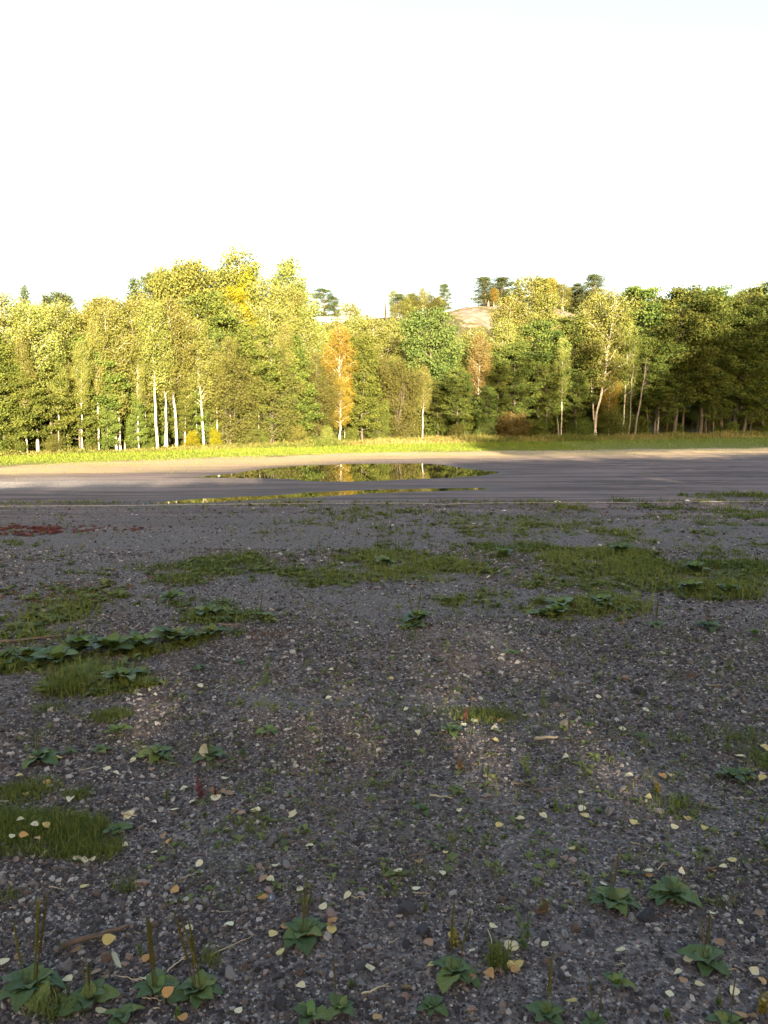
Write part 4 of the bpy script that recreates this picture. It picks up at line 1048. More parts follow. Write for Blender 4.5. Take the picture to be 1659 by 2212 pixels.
# ------------------------------------------------------------------ stones
def build_stones():
    rng = np.random.default_rng(12); r_ = random.Random(12)
    hi = {c: [stone_mesh(c + '_stone', 300 + k * 7 + len(c), [SH[c]], 2, (.75, .55, .85)[k]) for k in range(3)] for c in SH}
    words = {'grey': 'grey angular', 'pale': 'pale, almost white', 'dark': 'dark slate-grey', 'pink': 'pinkish granite', 'brown': 'brownish'}
    def stone(vx, vy, size, c, label=None):
        x, y = ground(vx, vy)
        o = obj('stone', r_.choice(hi[c]), None, (x, y, gz1(x, y) + size * .16), (r_.uniform(-.2, .2), r_.uniform(-.2, .2), r_.uniform(0, 6.28)), (size * .5,) * 3)
        big = 'pebble' if size < .026 else 'stone'
        tag(o, label or '%s %s lying in the near gravel' % (words[c], big), 'stone', 'stones in the gravel')
    notable = [
        (z4, 490, 755, 95, 'pink', 'large pinkish stone touching the plantain with four dark spikes'), (z4, 465, 900, 78, 'pale', 'pale speckled stone at the edge of the plantain with four spikes'),
        (z4, 725, 965, 78, 'grey', 'wedge-shaped grey-tan stone between two blue-grey slates'), (z4, 775, 900, 55, 'grey', None), (z4, 1075, 860, 120, 'dark', 'big blue-dark stone between the slate and the two-spiked plantain'),
        (z4, 965, 735, 130, 'dark', 'long flat dark slate piece'), (z4, 975, 945, 75, 'dark', None), (z4, 160, 1345, 115, 'dark', 'broad dark stone beside the low pair of plantains'), (z4, 690, 1090, 75, 'dark', None),
        (z4, 285, 985, 60, 'brown', None), (z4, 345, 985, 55, 'brown', None), (z4, 1390, 735, 48, 'pale', None), (z4, 1275, 612, 55, 'pale', None), (z4, 490, 1140, 42, 'pale', None), (z4, 200, 420, 80, 'grey', None), (z4, 360, 545, 62, 'grey', None),
        (z4, 88, 610, 80, 'pink', 'flat pink stone right behind the bottle cap'), (z4, 555, 1065, 50, 'grey', None), (z4, 60, 1130, 60, 'pink', None), (z4, 1230, 725, 36, 'pale', None), (z4, 810, 1070, 36, 'pale', None), (z4, 105, 270, 90, 'grey', None), (z4, 1250, 330, 80, 'dark', None),
        (z3, 430, 1110, 92, 'grey', 'large grey stone behind the big dark plantain'), (z3, 690, 1055, 84, 'brown', 'chunky red-brown stone next to the upright yellow leaf'), (z3, 805, 1085, 55, 'pink', 'rounded pink stone beside the upright yellow leaf'), (z3, 840, 1040, 60, 'pink', None),
        (z3, 1335, 675, 75, 'grey', None), (z3, 1210, 925, 70, 'grey', None), (z3, 1180, 865, 40, 'pink', None), (z3, 1210, 710, 46, 'pale', None), (z3, 1495, 1140, 100, 'grey', 'large light grey stone near the double plantain'), (z3, 1385, 860, 65, 'grey', None), (z3, 115, 1030, 52, 'pink', None),
        (z3, 650, 880, 62, 'dark', 'dark stone behind the rotten stick'), (z3, 1325, 195, 65, 'grey', None), (z3, 410, 447, 70, 'grey', None), (z3, 920, 545, 100, 'pink', 'long pink stone sunk in the gravel'), (z3, 905, 312, 42, 'pale', None), (z3, 630, 610, 60, 'brown', None), (z3, 1615, 640, 60, 'grey', None),
        (z3, 825, 800, 42, 'pale', None), (z3, 330, 785, 30, 'pale', None), (z3, 540, 1240, 80, 'dark', None), (z3, 770, 1280, 70, 'grey', None), (z3, 1590, 1095, 55, 'brown', None), (z3, 690, 968, 40, 'pink', None),
        (z5, 555, 805, 66, 'grey', 'smooth grey stone below two leafy plantains'), (z5, 410, 850, 78, 'brown', 'tan blocky stone standing upright'), (z5, 885, 775, 115, 'dark', 'large blue-dark stone below the dense dark plantain'), (z5, 880, 830, 46, 'pale', None), (z5, 210, 905, 76, 'dark', None), (z5, 745, 755, 52, 'brown', None), (z5, 445, 555, 62, 'grey', None), (z5, 1040, 420, 56, 'grey', None),
        (z5, 185, 490, 70, 'grey', None), (z5, 1075, 525, 60, 'pale', None), (z5, 345, 663, 36, 'pale', None), (z5, 440, 935, 46, 'pale', None), (z5, 1600, 610, 36, 'pale', None), (z5, 1600, 945, 90, 'dark', None), (z5, 320, 720, 60, 'dark', None), (z5, 345, 880, 70, 'grey', None), (z5, 625, 85, 70, 'grey', None), (z5, 1025, 1080, 70, 'dark', None), (z5, 80, 600, 50, 'pale', None),
        (z5, 390, 395, 75, 'pink', None), (z5, 345, 375, 45, 'pink', None), (z5, 500, 880, 70, 'dark', None), (z5, 1530, 460, 70, 'grey', None), (z5, 1500, 870, 60, 'grey', None), (z5, 600, 155, 38, 'pale', None), (z5, 565, 155, 36, 'pale', None), (z5, 160, 720, 60, 'brown', None),
        (z1, 510, 680, 30, 'pale', None), (z1, 440, 775, 30, 'pale', None), (z1, 1220, 900, 34, 'pale', None), (z1, 1525, 835, 22, 'pale', None), (z1, 390, 745, 22, 'pale', None), (z2, 1025, 830, 62, 'grey', 'broad light grey stone set in the gravel'), (z2, 1090, 785, 34, 'grey', None), (z2, 115, 535, 34, 'pale', 'pale stone on the sunlit gravel ridge'), (z2, 775, 538, 46, 'grey', None), (z2, 735, 430, 55, 'dark', None), (z2, 1100, 400, 60, 'dark', None), (z2, 1040, 345, 40, 'pink', None), (z2, 1195, 350, 30, 'grey', None), (z2, 1455, 325, 34, 'grey', None), (z2, 1330, 330, 40, 'brown', None), (z2, 435, 770, 22, 'pale', None), (z2, 970, 920, 50, 'grey', None), (z2, 1190, 920, 40, 'grey', None), (z2, 1375, 890, 40, 'pink', None), (z2, 1580, 815, 40, 'grey', None), (z2, 440, 845, 44, 'grey', None), (z2, 305, 900, 30, 'grey', None), (z2, 955, 410, 36, 'grey', None), (z2, 65, 780, 44, 'dark', None),
    ]
    for zf, a, b, px, c, lb in notable:
        vx, vy = zf(a, b); k = (1 / 1.62 if zf in (z3, z4, z5) else .926) / 1.8516
        stone(vx, vy, span(px * k, vx, vy) * 1.05, c, lb)
    n = 0
    while n < 190:
        vy = 1480 + 730 * r_.random() ** .75; vx = r_.uniform(-20, 1680)
        c = r_.choices(list(SH), (5, 3, 4, 2.4, 2.2))[0]
        x, y = ground(vx, vy)
        if vnoise(x * 1.6, y * 1.6, 77) < .35: continue
        s = .013 + .022 * r_.random() ** 2.2
        if c == 'pale': s *= .7
        stone(vx, vy, s * (1 + .10 * max(0, y - 3)), c); n += 1
build_stones()

# ------------------------------------------------------------------ plantains
M['plantain'] = None
def plantmat():
    m, t, out = newmat('plantain_leaf'); b = NB(t)
    tc = b.n('TexCoord'); oi = b.n('ObjectInfo')
    nz = b.noise(tc.outputs['Object'], 4, 4)
    c = b.ramp(oi.outputs['Random'], [(0, (.036, .070, .026)), (.45, (.052, .092, .030)), (.8, (.075, .115, .028)), (1, (.13, .15, .03))])
    c = b.mix(b.math('MULTIPLY', nz, .45), c, (.035, .06, .025))
    p = b.principled(out, c, .55, .22, b.bump(nz, .25, .05)); return m
M['plantain'] = plantmat()
M['plantain_light'] = leafmat('fresh_leaf', (.085, .14, .022), (.11, .17, .03), .3, .3, .04)
M['spike'] = leafmat('seed_spike', (.060, .062, .020), (.115, .100, .032), .1, .3)
def build_plantains():
    r_ = random.Random(21); rng = np.random.default_rng(21)
    leafs = []
    for k in range(5):     # leaf 1 m long along +x, with ribs, wavy edge and a drooping tip
        nu, nv = 13, 9
        u = np.linspace(0, 1, nu); v = np.linspace(-1, 1, nv)
        U, Vv = np.meshgrid(u, v, indexing='ij')
        wd = np.where(u < .22, .035 + .02 * u / .22, 0)
        bl = np.clip((u - .18) / .82, 0, 1); wd = np.maximum(wd, (.29 + .05 * (k % 3)) * np.sin(math.pi * bl ** .78) ** .8)
        wd[-1] = .01
        wave = .035 * np.sin(U * 19 + k * 2 + Vv * 1.5) * np.abs(Vv) ** 2 * (U > .22)
        Yy = Vv * wd[:, None]
        rib = .012 * np.cos(Vv * math.pi * 3.0) * np.sin(math.pi * np.clip(bl, 0, 1))[:, None]
        Z = .16 * np.abs(Vv) * wd[:, None] * 1.6 + rib + wave + (.10 + .05 * (k % 2)) * np.sin(math.pi * U) - (.16 + .07 * (k % 3)) * U ** 2.2
        Vt = np.stack([U, Yy + .03 * math.sin(k) * U ** 2, Z], -1).reshape(-1, 3)
        idx = np.arange(nu * nv).reshape(nu, nv)
        Q = np.stack([idx[:-1, :-1], idx[1:, :-1], idx[1:, 1:], idx[:-1, 1:]], -1).reshape(-1, 4)
        leafs.append((mesh('plantain_leaf', Vt, Q, [M['plantain']], None, True), mesh('fresh_leaf', Vt, Q, [M['plantain_light']], {'tint': ('FACE', np.full(len(Q), .5))}, True)))
    spikes = []
    for k in range(3):
        t = np.linspace(0, 1, 46); P = np.stack([.05 * np.sin(t * 2 + k) * t, .03 * t ** 2, t], 1)
        rad = np.where(t < .42, .008, .017 * (1 - .55 * ((t - .42) / .58) ** 3) + .006 * np.where(np.arange(46) % 2, 1, -.6))
        V, Q = tube(P, rad, 6)
        spikes.append(mesh('flower_spike', V, Q, [M['spike']], {'tint': ('FACE', np.full(len(Q), .5))}, False))
    def plantain(vx, vy, wpx, n, ns, label, sh=.15, fresh=0, upright=0., squash=1.0, cat='plantain'):
        x, y = ground(vx, vy); wd = span(wpx, vx, vy)
        e = obj('plantain', None, None, (x, y, gz1(x, y)), (0, 0, r_.uniform(0, 6.28))); tag(e, label, cat, 'plantains on the gravel')
        a0 = r_.uniform(0, 6.28)
        for k in range(n):
            f = k / max(1, n - 1)                     # outer leaves first, the inner ones steeper and shorter
            L = wd * .56 * (1.05 - .42 * f) * r_.uniform(.82, 1.12)
            el = .16 + .75 * f ** 1.3 + r_.uniform(-.1, .12) + upright
            o = obj('leaf', r_.choice(leafs)[1 if k >= n - fresh else 0], e, (0, 0, .006), (r_.uniform(-.25, .25), -el, a0 + k * 2.39996 + r_.uniform(-.25, .25)), (L, L * r_.uniform(.85, 1.15), L))
            o.rotation_mode = 'XYZ'
        for k in range(ns):
            h = sh * r_.uniform(.75, 1.15); a = r_.uniform(0, 6.28)
            obj('flower_spike', r_.choice(spikes), e, (.012 * math.cos(a), .012 * math.sin(a), .004), (r_.uniform(-.16, .16), r_.uniform(-.16, .16), r_.uniform(0, 6.28)), (h * .8, h * .8, h))
    K = 1 / 1.62 / 1.8516; K1 = .926 / 1.8516
    for zf, a, b, w_, n, ns, lb, kw in (
        (z3, 200, 1250, 430, 14, 4, 'largest dark plantain, with four tall brown spikes and broad leaves', dict(sh=.26)),
        (z3, 585, 1340, 340, 9, 4, 'plantain with short dark spikes between the largest one and the double plantain', dict(sh=.13)),
        (z3, 1020, 1265, 320, 9, 3, 'plantain with a curled orange leaf in it and yellow-green spikes', dict(sh=.23, fresh=2)),
        (z3, 1285, 1275, 350, 11, 4, 'flat spreading plantain beside the orange leaf with a bunch of spikes', dict(sh=.22)),
        (z3, 800, 1440, 260, 8, 0, 'plantain cut by the picture edge beside a feathery herb', {}),
        (z3, 755, 215, 200, 8, 0, 'small bluish plantain at the tip of the grass tuft', dict(fresh=1, upright=.15)),
        (z4, 300, 905, 340, 12, 4, 'plantain with four dark spikes next to a large pink stone', dict(sh=.19)),
        (z4, 1290, 1150, 330, 12, 2, 'two-spiked plantain with broad toothed leaves beside a brown leaf', dict(sh=.20)),
        (z4, 1150, 1365, 215, 9, 0, 'small spikeless plantain with a star of narrow leaves', dict(fresh=1)),
        (z4, 340, 1430, 280, 7, 0, 'fresh green plantain of the low pair with a tall inner leaf', dict(fresh=2, upright=.15)),
        (z4, 545, 1380, 260, 7, 1, 'plantain of the low pair with a yellowed centre leaf', dict(fresh=2, upright=.1)),
        (z4, 1085, 70, 135, 7, 0, 'tiny plantain alone on bare gravel', dict(fresh=1)),
        (z5, 650, 690, 330, 13, 2, 'many-leaved plantain with two leaning thin spikes', dict(sh=.20)),
        (z5, 1030, 640, 330, 13, 2, 'dense dark plantain with one short spike above a blue-dark stone', dict(sh=.11)),
        (z5, 1255, 1085, 320, 11, 3, 'plantain with a fallen leaf on it and three dark spikes', dict(sh=.18)),
        (z5, 680, 1220, 200, 7, 0, 'light green upright plantain with a reddish stem', dict(fresh=4, upright=.3)),
        (z5, 230, 1440, 280, 8, 3, 'plantain with three long parallel spikes at the picture edge', dict(sh=.19)),
        (z5, 1400, 1480, 260, 8, 2, 'plantain at the picture edge beside withered orange leaves', dict(sh=.13)),
        (z5, 530, 1470, 200, 7, 2, 'plantain with two thick brown spikes at the picture edge', dict(sh=.13)),
        (z1, 680, 675, 165, 12, 1, 'full dark plantain with overlapping leaves beside a pale leaf', dict(sh=.07)),
        (z1, 910, 680, 170, 10, 3, 'plantain with a yellow leaf standing in it', dict(sh=.12)),
        (z1, 430, 655, 95, 7, 0, 'small bluish plantain beside the full dark one', {}),
        (z1, 505, 590, 125, 7, 0, 'light green plantain with raised leaves on open gravel', dict(fresh=7, upright=.35)),
        (z1, 170, 690, 170, 9, 2, 'spreading plantain with two dark spikes near a yellow leaf', dict(sh=.13)),
        (z1, 305, 665, 90, 6, 2, 'brownish plantain with a pair of thick spikes', dict(sh=.12)),
        (z1, 1160, 585, 100, 8, 0, 'small grey-green plantain above the bare gravel slope', {}),
        (z1, 870, 300, 85, 7, 0, 'small plantain on gravel beyond the lit ridge', {}),
        (z1, 1040, 272, 65, 6, 0, 'flat little plantain near the tall thin weed', {}),
        (z1, 530, 385, 185, 14, 0, 'yellow-green leafy plantain clump below the long weed bank', dict(fresh=5, upright=.2)),
        (z1, 1120, 85, 105, 9, 2, 'green plantain clump alone with two thin spikes', dict(sh=.2, fresh=3, upright=.2)),
        (z1, 920, 170, 120, 10, 2, 'plantain at the end of the long weed bank', dict(sh=.12)),
        (z1, 340, 240, 190, 14, 1, 'broad-leaved plantain in the long weed bank', dict(upright=.3, fresh=4)),
        (z1, 480, 235, 190, 13, 0, 'wide plantain in the middle of the weed bank', dict(upright=.25, fresh=5)),
        (z1, 600, 225, 170, 12, 0, 'bright plantain beside the wide one in the bank', dict(upright=.25, fresh=5)),
        (z1, 740, 195, 170, 13, 1, 'dark plantain in the rising part of the weed bank', dict(upright=.25)),
        (z1, 810, 190, 130, 10, 0, 'plantain near the tip of the weed bank', dict(upright=.2, fresh=2)),
        (z1, 250, 285, 180, 12, 0, 'low plantain at the front of the weed bank', dict(upright=.2, fresh=4)),
        (z1, 120, 270, 170, 10, 0, 'bluish plantain in the thin part of the weed bank', dict(upright=.15)),
        (z1, 20, 280, 150, 9, 0, 'plantain where the weed bank begins', dict(upright=.2)),
        (z1, 340, 350, 110, 8, 0, 'yellow-green low plantain in front of the bank', dict(fresh=5)),
        (z1, 440, 340, 120, 8, 0, 'blue-green plantain in front of the bank', dict(fresh=1)),
        (z2, 290, 590, 115, 9, 0, 'grey-green plantain at the end of the lit ridge', {}),
        (z2, 1110, 600, 70, 6, 0, 'tiny dark plantain beside a stone', dict(upright=.2)),
        (z2, 1500, 780, 150, 9, 0, 'dark broad-leaved plantain beside yellowing weeds', dict(upright=.1)),
        (z2, 1560, 760, 110, 8, 0, 'small plantain growing out of the dark one', {}),
        (z2, 1180, 120, 90, 8, 2, 'dark plantain with thin spikes on far gravel', dict(sh=.2)),
        (z2, 1400, 125, 130, 9, 1, 'flat wide plantain in the far sparse weeds', dict(sh=.2)),
        (z2, 1605, 155, 75, 8, 0, 'bright fresh green plantain by itself', dict(fresh=8, upright=.4)),
        (z2, 140, 115, 125, 10, 2, 'dark plantain clump with one tall thin spike', dict(sh=.28)),
        (z2, 550, 245, 70, 6, 0, 'flat plantain beside brown dry weeds', {}),
        (z2, 100, 710, 45, 5, 0, 'tiny bluish plantain seedling on gravel', {}),
        (z2, 880, 540, 60, 6, 0, 'dark little plantain behind pale stones', {}),
        (z2, 680, 65, 120, 9, 1, 'plantain in front of the far grass clumps', dict(sh=.2, fresh=2)), (z2, 760, 70, 140, 10, 0, 'light green plantain in the far grass clumps', dict(fresh=7, upright=.35)),
        (z2, 950, 45, 130, 10, 0, 'broad far plantain beside the light green one', dict(upright=.25)), (z2, 1040, 55, 80, 7, 0, 'flat far plantain at the end of the clumps', {}),
    ):
        if 'bank' in lb: w_ *= 1.2; kw = dict(kw, upright=kw.get('upright', 0) + .15)
        vx, vy = zf(a, b); plantain(vx, vy, w_ * (K if zf in (z3, z4, z5) else K1), n, ns, lb, **kw)
    # leafy docks in the belt of weeds
    for vx, vy, w_, lb in ((1500, 1243, 75, 'broad upright dock in the belt of weeds'), (1490, 1285, 80, 'feathery dock clump below the broad one'), (1575, 1288, 70, 'low dock clump beside the feathery one'), (1085, 1205, 60, 'dock in the middle of the weed belt'), (1300, 1312, 80, 'dark dock nearest the bare gravel'), (1210, 1318, 85, 'dock with raised leaves in front of the belt'), (905, 1345, 80, 'dock clump alone before the belt'), (830, 1225, 60, 'dock in the thin part of the belt'), (1340, 1200, 70, 'grassy dock in the dense part of the belt'), (450, 1335, 70, 'dock clump behind the long weed bank'), (370, 1300, 60, 'dock with brown spikes behind the bank')):
        plantain(vx, vy, w_, 11, 2 if 'spikes' in lb else 0, lb, .25, 4, .4, cat='weed')
build_plantains()

# ------------------------------------------------------------------ upright thin weeds
def build_thin_weeds():
    rng = np.random.default_rng(31)
    def weed(vx, vy, hpx, label, mt='weed', n=16, spread=.5):
        x, y = ground(vx, vy); h = span(hpx, vx, vy) / .95
        e = obj('weed', None, None, (x, y, gz1(x, y))); tag(e, label, 'weed', 'thin upright weeds')
        for s in range(3):
            P = trunk_path(rng, h * rng.uniform(.6, 1), .12, h * .02, 8)
            V, Q = tube(P, np.linspace(.0022, .0008, 8), 5, False); obj('stem', mesh('stem', V, Q, [M[mt]], {'tint': ('FACE', np.full(len(Q), .4))}), e)
            A = Acc(); t = rng.uniform(.05, 1, n); C = np.array([at_t(P, v) for v in t])
            leaflets(A, C, rng.uniform(0, 6.28, n), rng.uniform(.1, .9, n), h * .22 * (1.2 - t) + .006, h * .06 + .003, rng.uniform(0, 1, n))
            obj('foliage', A.mesh('foliage', [M[mt]]), e)
    for zf, a, b, hp, lb, mt in (
        (z1, 1150, 365, 120, 'tall thin weed with a flat leafy top', 'plantain_light'), (z1, 1335, 545, 60, 'bushy little weed by the lit ridge', 'weed'), (z1, 1050, 680, 75, 'thin upright weed near the leaf-strewn plantains', 'weed'), (z1, 870, 850, 100, 'red-brown withered weed with broad dead leaves', 'redweed'), (z1, 930, 850, 60, 'low rust-coloured weed beside the red-brown one', 'redweed'), (z1, 720, 860, 70, 'sparse olive weed with a few yellow leaves', 'weed'),
        (z2, 610, 765, 120, 'upright pale-stemmed weed on bare gravel', 'weed'), (z2, 330, 735, 60, 'small browned weed with an orange leaf', 'dryweed'), (z2, 740, 915, 50, 'short light green weed on grey gravel', 'plantain_light'), (z2, 1240, 590, 50, 'weed with a brown leaf beside pale stones', 'weed'), (z2, 1480, 640, 120, 'tall feathery weed with thin stems', 'weed'), (z2, 1180, 850, 70, 'yellow-orange weed leaning over pale gravel', 'gold'), (z2, 1240, 930, 90, 'trailing weed below the yellow-orange one', 'weed'), (z2, 1590, 590, 60, 'yellowish weed beside a stone', 'plantain_light'), (z2, 1640, 720, 90, 'leafy weed above the dark broad plantain', 'plantain_light'), (z2, 1490, 300, 70, 'thin weed with a leafy stem on far gravel', 'weed'), (z2, 1045, 210, 70, 'spindly weed far out on the gravel', 'weed'), (z2, 690, 460, 90, 'leaning weed behind the grass clump', 'weed'), (z2, 520, 510, 70, 'bushy green weed in the grass clump', 'weed'), (z2, 350, 520, 60, 'red-brown weed beside the bushy green one', 'redweed'), (z2, 910, 360, 50, 'yellow-green weed in the coarse gravel', 'plantain_light'), (z2, 120, 160, 60, 'thin weed beside the spiked clump', 'weed'),
        (z4, 1290, 960, 140, 'yellow-leaved weed beside the two-spiked plantain', 'gold'), (z4, 620, 1210, 60, 'tiny fern-like weed on dark gravel', 'weed'), (z4, 1560, 1100, 120, 'star-shaped grassy weed with thin blades', 'grass'), (z4, 1095, 725, 70, 'thread-like grey weed by the slate', 'weed'), (z5, 80, 980, 240, 'wiry weed with small yellow flower heads', 'weed'), (z5, 285, 70, 70, 'feathery light green weed', 'plantain_light'), (z5, 1000, 1420, 80, 'fresh feathery weed at the picture edge', 'plantain_light'), (z5, 1620, 1400, 160, 'yellowing weed at the picture corner', 'gold'), (z5, 210, 740, 110, 'dry brownish weed before the blocky stone', 'dryweed'), (z5, 1340, 1340, 70, 'low blue-green weed near the white leaf', 'weed'), (z3, 820, 600, 70, 'small weed on brown gravel', 'weed'), (z3, 410, 1000, 60, 'weed seedling behind the grey stone', 'plantain_light'), (z3, 910, 1030, 80, 'thin grassy weed beside the yellow spikes', 'weed'), (z3, 350, 1440, 90, 'feathery herb between the near plantains', 'weed'), (z3, 1150, 1420, 80, 'light green herb below the flat plantain', 'plantain_light'),
    ):
        vx, vy = zf(a, b); weed(vx, vy, hp * (1 / 1.62 if zf in (z3, z4, z5) else .926) / 1.8516, lb, mt)
build_thin_weeds()

# ------------------------------------------------------------------ fallen leaves
def build_leaves():
    r_ = random.Random(41)
    def lm(name, A, B):
        m, t, out = newmat(name); b = NB(t)
        oi = b.n('ObjectInfo'); tc = b.n('TexCoord')
        c = b.mix(oi.outputs['Random'], A, B); nz = b.noise(tc.outputs['Object'], 7, 4)
        c = b.mix(b.math('MULTIPLY', b.ramp(nz, [(.5, (0, 0, 0)), (.7, (1, 1, 1))]), .5), c, tuple(v * .55 for v in A))
        b.principled(out, c, .6, .3); return m
    mt = {'p': lm('pale_leaf', (.40, .37, .22), (.52, .48, .33)), 'y': lm('yellow_leaf', (.34, .27, .09), (.42, .35, .14)), 'o': lm('orange_leaf', (.28, .16, .06), (.36, .21, .07)), 'b': lm('brown_leaf', (.17, .10, .05), (.26, .16, .09))}
    shapes = []
    for k in range(5):      # birch leaf, 1 long, pointed, finely toothed, a little curled
        n = 12; u = np.linspace(0, 1, n)
        wd = .40 * np.sin(math.pi * u ** .62) ** .85 * (1 + .10 * np.where(np.arange(n) % 2, 1, -.4)); wd[0] = .02; wd[-1] = 0.0
        c1, c2 = (.25, .5, -.2, .7, .1)[k], (.12, -.15, .25, .3, .05)[k]
        cen = np.stack([u - .4, 0 * u, c2 * (u - .5) ** 2 * 2], 1)
        L = cen + np.stack([0 * u, wd, c1 * wd], 1); Rr = cen + np.stack([0 * u, -wd, c1 * wd * .7], 1)
        V = np.concatenate([L, cen, Rr]); i = np.arange(n - 1)
        Q = np.concatenate([np.stack([i, i + 1, i + 1 + n, i + n], 1), np.stack([i + n, i + n + 1, i + 1 + 2 * n, i + 2 * n], 1)])
        s = len(V); st = np.array([[-.4, .012, c2 * .5], [-.4, -.012, c2 * .5], [-.68, -.01 + .06, c2 * .5 + .06], [-.68, .01 + .06, c2 * .5 + .06]])
        V = np.concatenate([V, st]); Q = np.concatenate([Q, [[s, s + 1, s + 2, s + 3]]])
        shapes.append((V, Q))
    meshes = {c: [mesh('fallen_leaf', V, Q, [mt[c]], None, True) for V, Q in shapes] for c in mt}
    words = {'p': 'pale yellow-white fallen birch leaf lying on the gravel', 'y': 'bright yellow fallen birch leaf lying on the gravel', 'o': 'orange fallen birch leaf lying on the gravel', 'b': 'brown withered leaf lying on the gravel'}
    def leaf(vx, vy, c, size=None, label=None, lift=0., rot=None):
        x, y = ground(vx, vy, lift); s = size or r_.uniform(.026, .040)
        tag(obj('fallen_leaf', r_.choice(meshes[c]), None, (x, y, gz1(x, y) + .012 + lift), rot or (r_.gauss(0, .22), r_.gauss(0, .22), r_.uniform(0, 6.28)), (s, s, s)), label or words[c], 'leaf', 'fallen leaves')
    L3 = [(25, 25), (225, 175), (300, 182, 'y'), (80, 255), (150, 245, 'o'), (235, 270, 'o'), (295, 358), (500, 393), (545, 412), (605, 400), (805, 307), (1000, 357), (1290, 425), (1135, 602, 'o'), (1490, 832), (435, 1210), (350, 1300, 'o'), (940, 1190), (1340, 1205, 'o'), (1545, 1395), (625, 1160, 'b'), (650, 1410, 'p'), (25, 1075), (945, 1060, 'o'), (140, 147), (1245, 15), (835, 103), (680, 1200, 'b'), (1190, 1440, 'o'), (500, 1010, 'b'), (1645, 80), (1520, 90, 'b'), (440, 1395, 'b')]
    L4 = [(125, 432), (285, 600), (595, 645), (435, 722), (1035, 598), (925, 485), (735, 1125), (975, 1235), (1050, 415, 'o'), (1270, 910, 'y'), (1400, 1010), (1510, 1155, 'o'), (1640, 975), (1535, 840), (785, 1430, 'o'), (110, 890, 'y'), (490, 872, 'y'), (185, 845, 'o'), (1140, 1095, 'y'), (350, 910, 'b'), (240, 95), (1205, 490), (10, 75), (1575, 175, 'y'), (90, 540), (45, 530, 'b'), (1575, 1145, 'b'), (1390, 1195, 'b'), (160, 1015, 'y'), (500, 825, 'o'), (400, 905, 'b'), (540, 1335, 'o'), (50, 665, 'o'), (1650, 1105, 'y')]
    L5 = [(55, 130), (200, 122), (480, 115), (790, 152, 'y'), (1145, 138, 'y'), (1250, 197, 'y'), (885, 495), (890, 510, 'o'), (1370, 465), (1290, 475, 'o'), (1100, 490), (1475, 820), (1140, 1072), (1080, 1160), (1210, 1243), (710, 1012), (215, 967), (10, 980), (35, 1100, 'y'), (1440, 1280), (1620, 1210, 'o'), (1020, 1305), (590, 568), (622, 590, 'y'), (870, 10, 'y'), (1050, 190), (1630, 1360, 'y'), (1490, 1430, 'o'), (700, 1100, 'y'), (1420, 240, 'b'), (1340, 975, 'b'), (1110, 1210, 'b'), (20, 1130, 'o'), (1640, 430), (1560, 1450, 'b'), (1600, 760, 'b')]
    L1 = [(575, 695), (465, 740), (495, 753), (250, 690, 'y'), (655, 735, 'b'), (800, 815), (975, 768), (930, 858), (835, 875, 'b'), (15, 880), (115, 845, 'y'), (80, 765, 'y'), (305, 870), (1100, 918), (1265, 928), (555, 933), (1040, 925, 'b'), (865, 392), (945, 402), (560, 312), (1420, 436), (1430, 300), (1540, 97), (740, 680, 'b'), (690, 685, 'b'), (960, 830, 'b'), (915, 830, 'b'), (990, 840, 'b'), (200, 805, 'o'), (270, 400, 'y'), (140, 685), (965, 260), (80, 960), (150, 970, 'y'), (660, 965)]
    L2 = [(390, 533), (610, 503), (480, 572), (485, 633, 'y'), (500, 590), (1030, 563), (1440, 583), (1235, 785, 'y'), (1635, 775, 'y'), (1140, 870, 'y'), (870, 940, 'y'), (685, 945), (590, 948), (1540, 680), (925, 417), (95, 483), (145, 597), (345, 556), (780, 705), (1080, 965, 'y'), (1315, 957, 'y'), (470, 515, 'o'), (500, 530, 'o'), (325, 735, 'o'), (700, 625, 'o'), (740, 620, 'b'), (1200, 795, 'o'), (1060, 787), (1640, 630, 'y'), (1590, 775, 'y'), (30, 340, 'y'), (600, 240, 'b'), (855, 910), (1130, 475), (655, 335)]
    for zf, LL in ((z3, L3), (z4, L4), (z5, L5), (z1, L1), (z2, L2)):
        for q in LL:
            leaf(*zf(q[0], q[1]), q[2] if len(q) > 2 else 'p', None if zf in (z3, z4, z5) else r_.uniform(.034, .05), None, .035 if zf is z3 and q[0] < 420 and 120 < q[1] < 300 else 0.)
    leaf(*z3(1085, 1280), 'o', .036, 'curled bright orange leaf resting inside a plantain', .03, (.5, -.3, .5))
    leaf(*z3(745, 1085), 'p', .062, 'smooth pale yellow leaf propped upright against a red-brown stone', .02, (1.0, 0, 1.9))
    leaf(*z3(700, 940), 'y', .042, 'yellow leaf with a glowing rim under the rotten stick', .012, (.6, 0, .5))
    leaf(*z1(878, 655), 'p', .075, 'large pale yellow leaf standing up in a plantain', .04, (1.2, .2, 1.2))
    for k in range(26):
        vy = 1480 + 700 * r_.random(); leaf(r_.uniform(0, 1659), vy, r_.choices('pyob', (5, 2, 2, 4))[0], r_.uniform(.022, .038))
build_leaves()

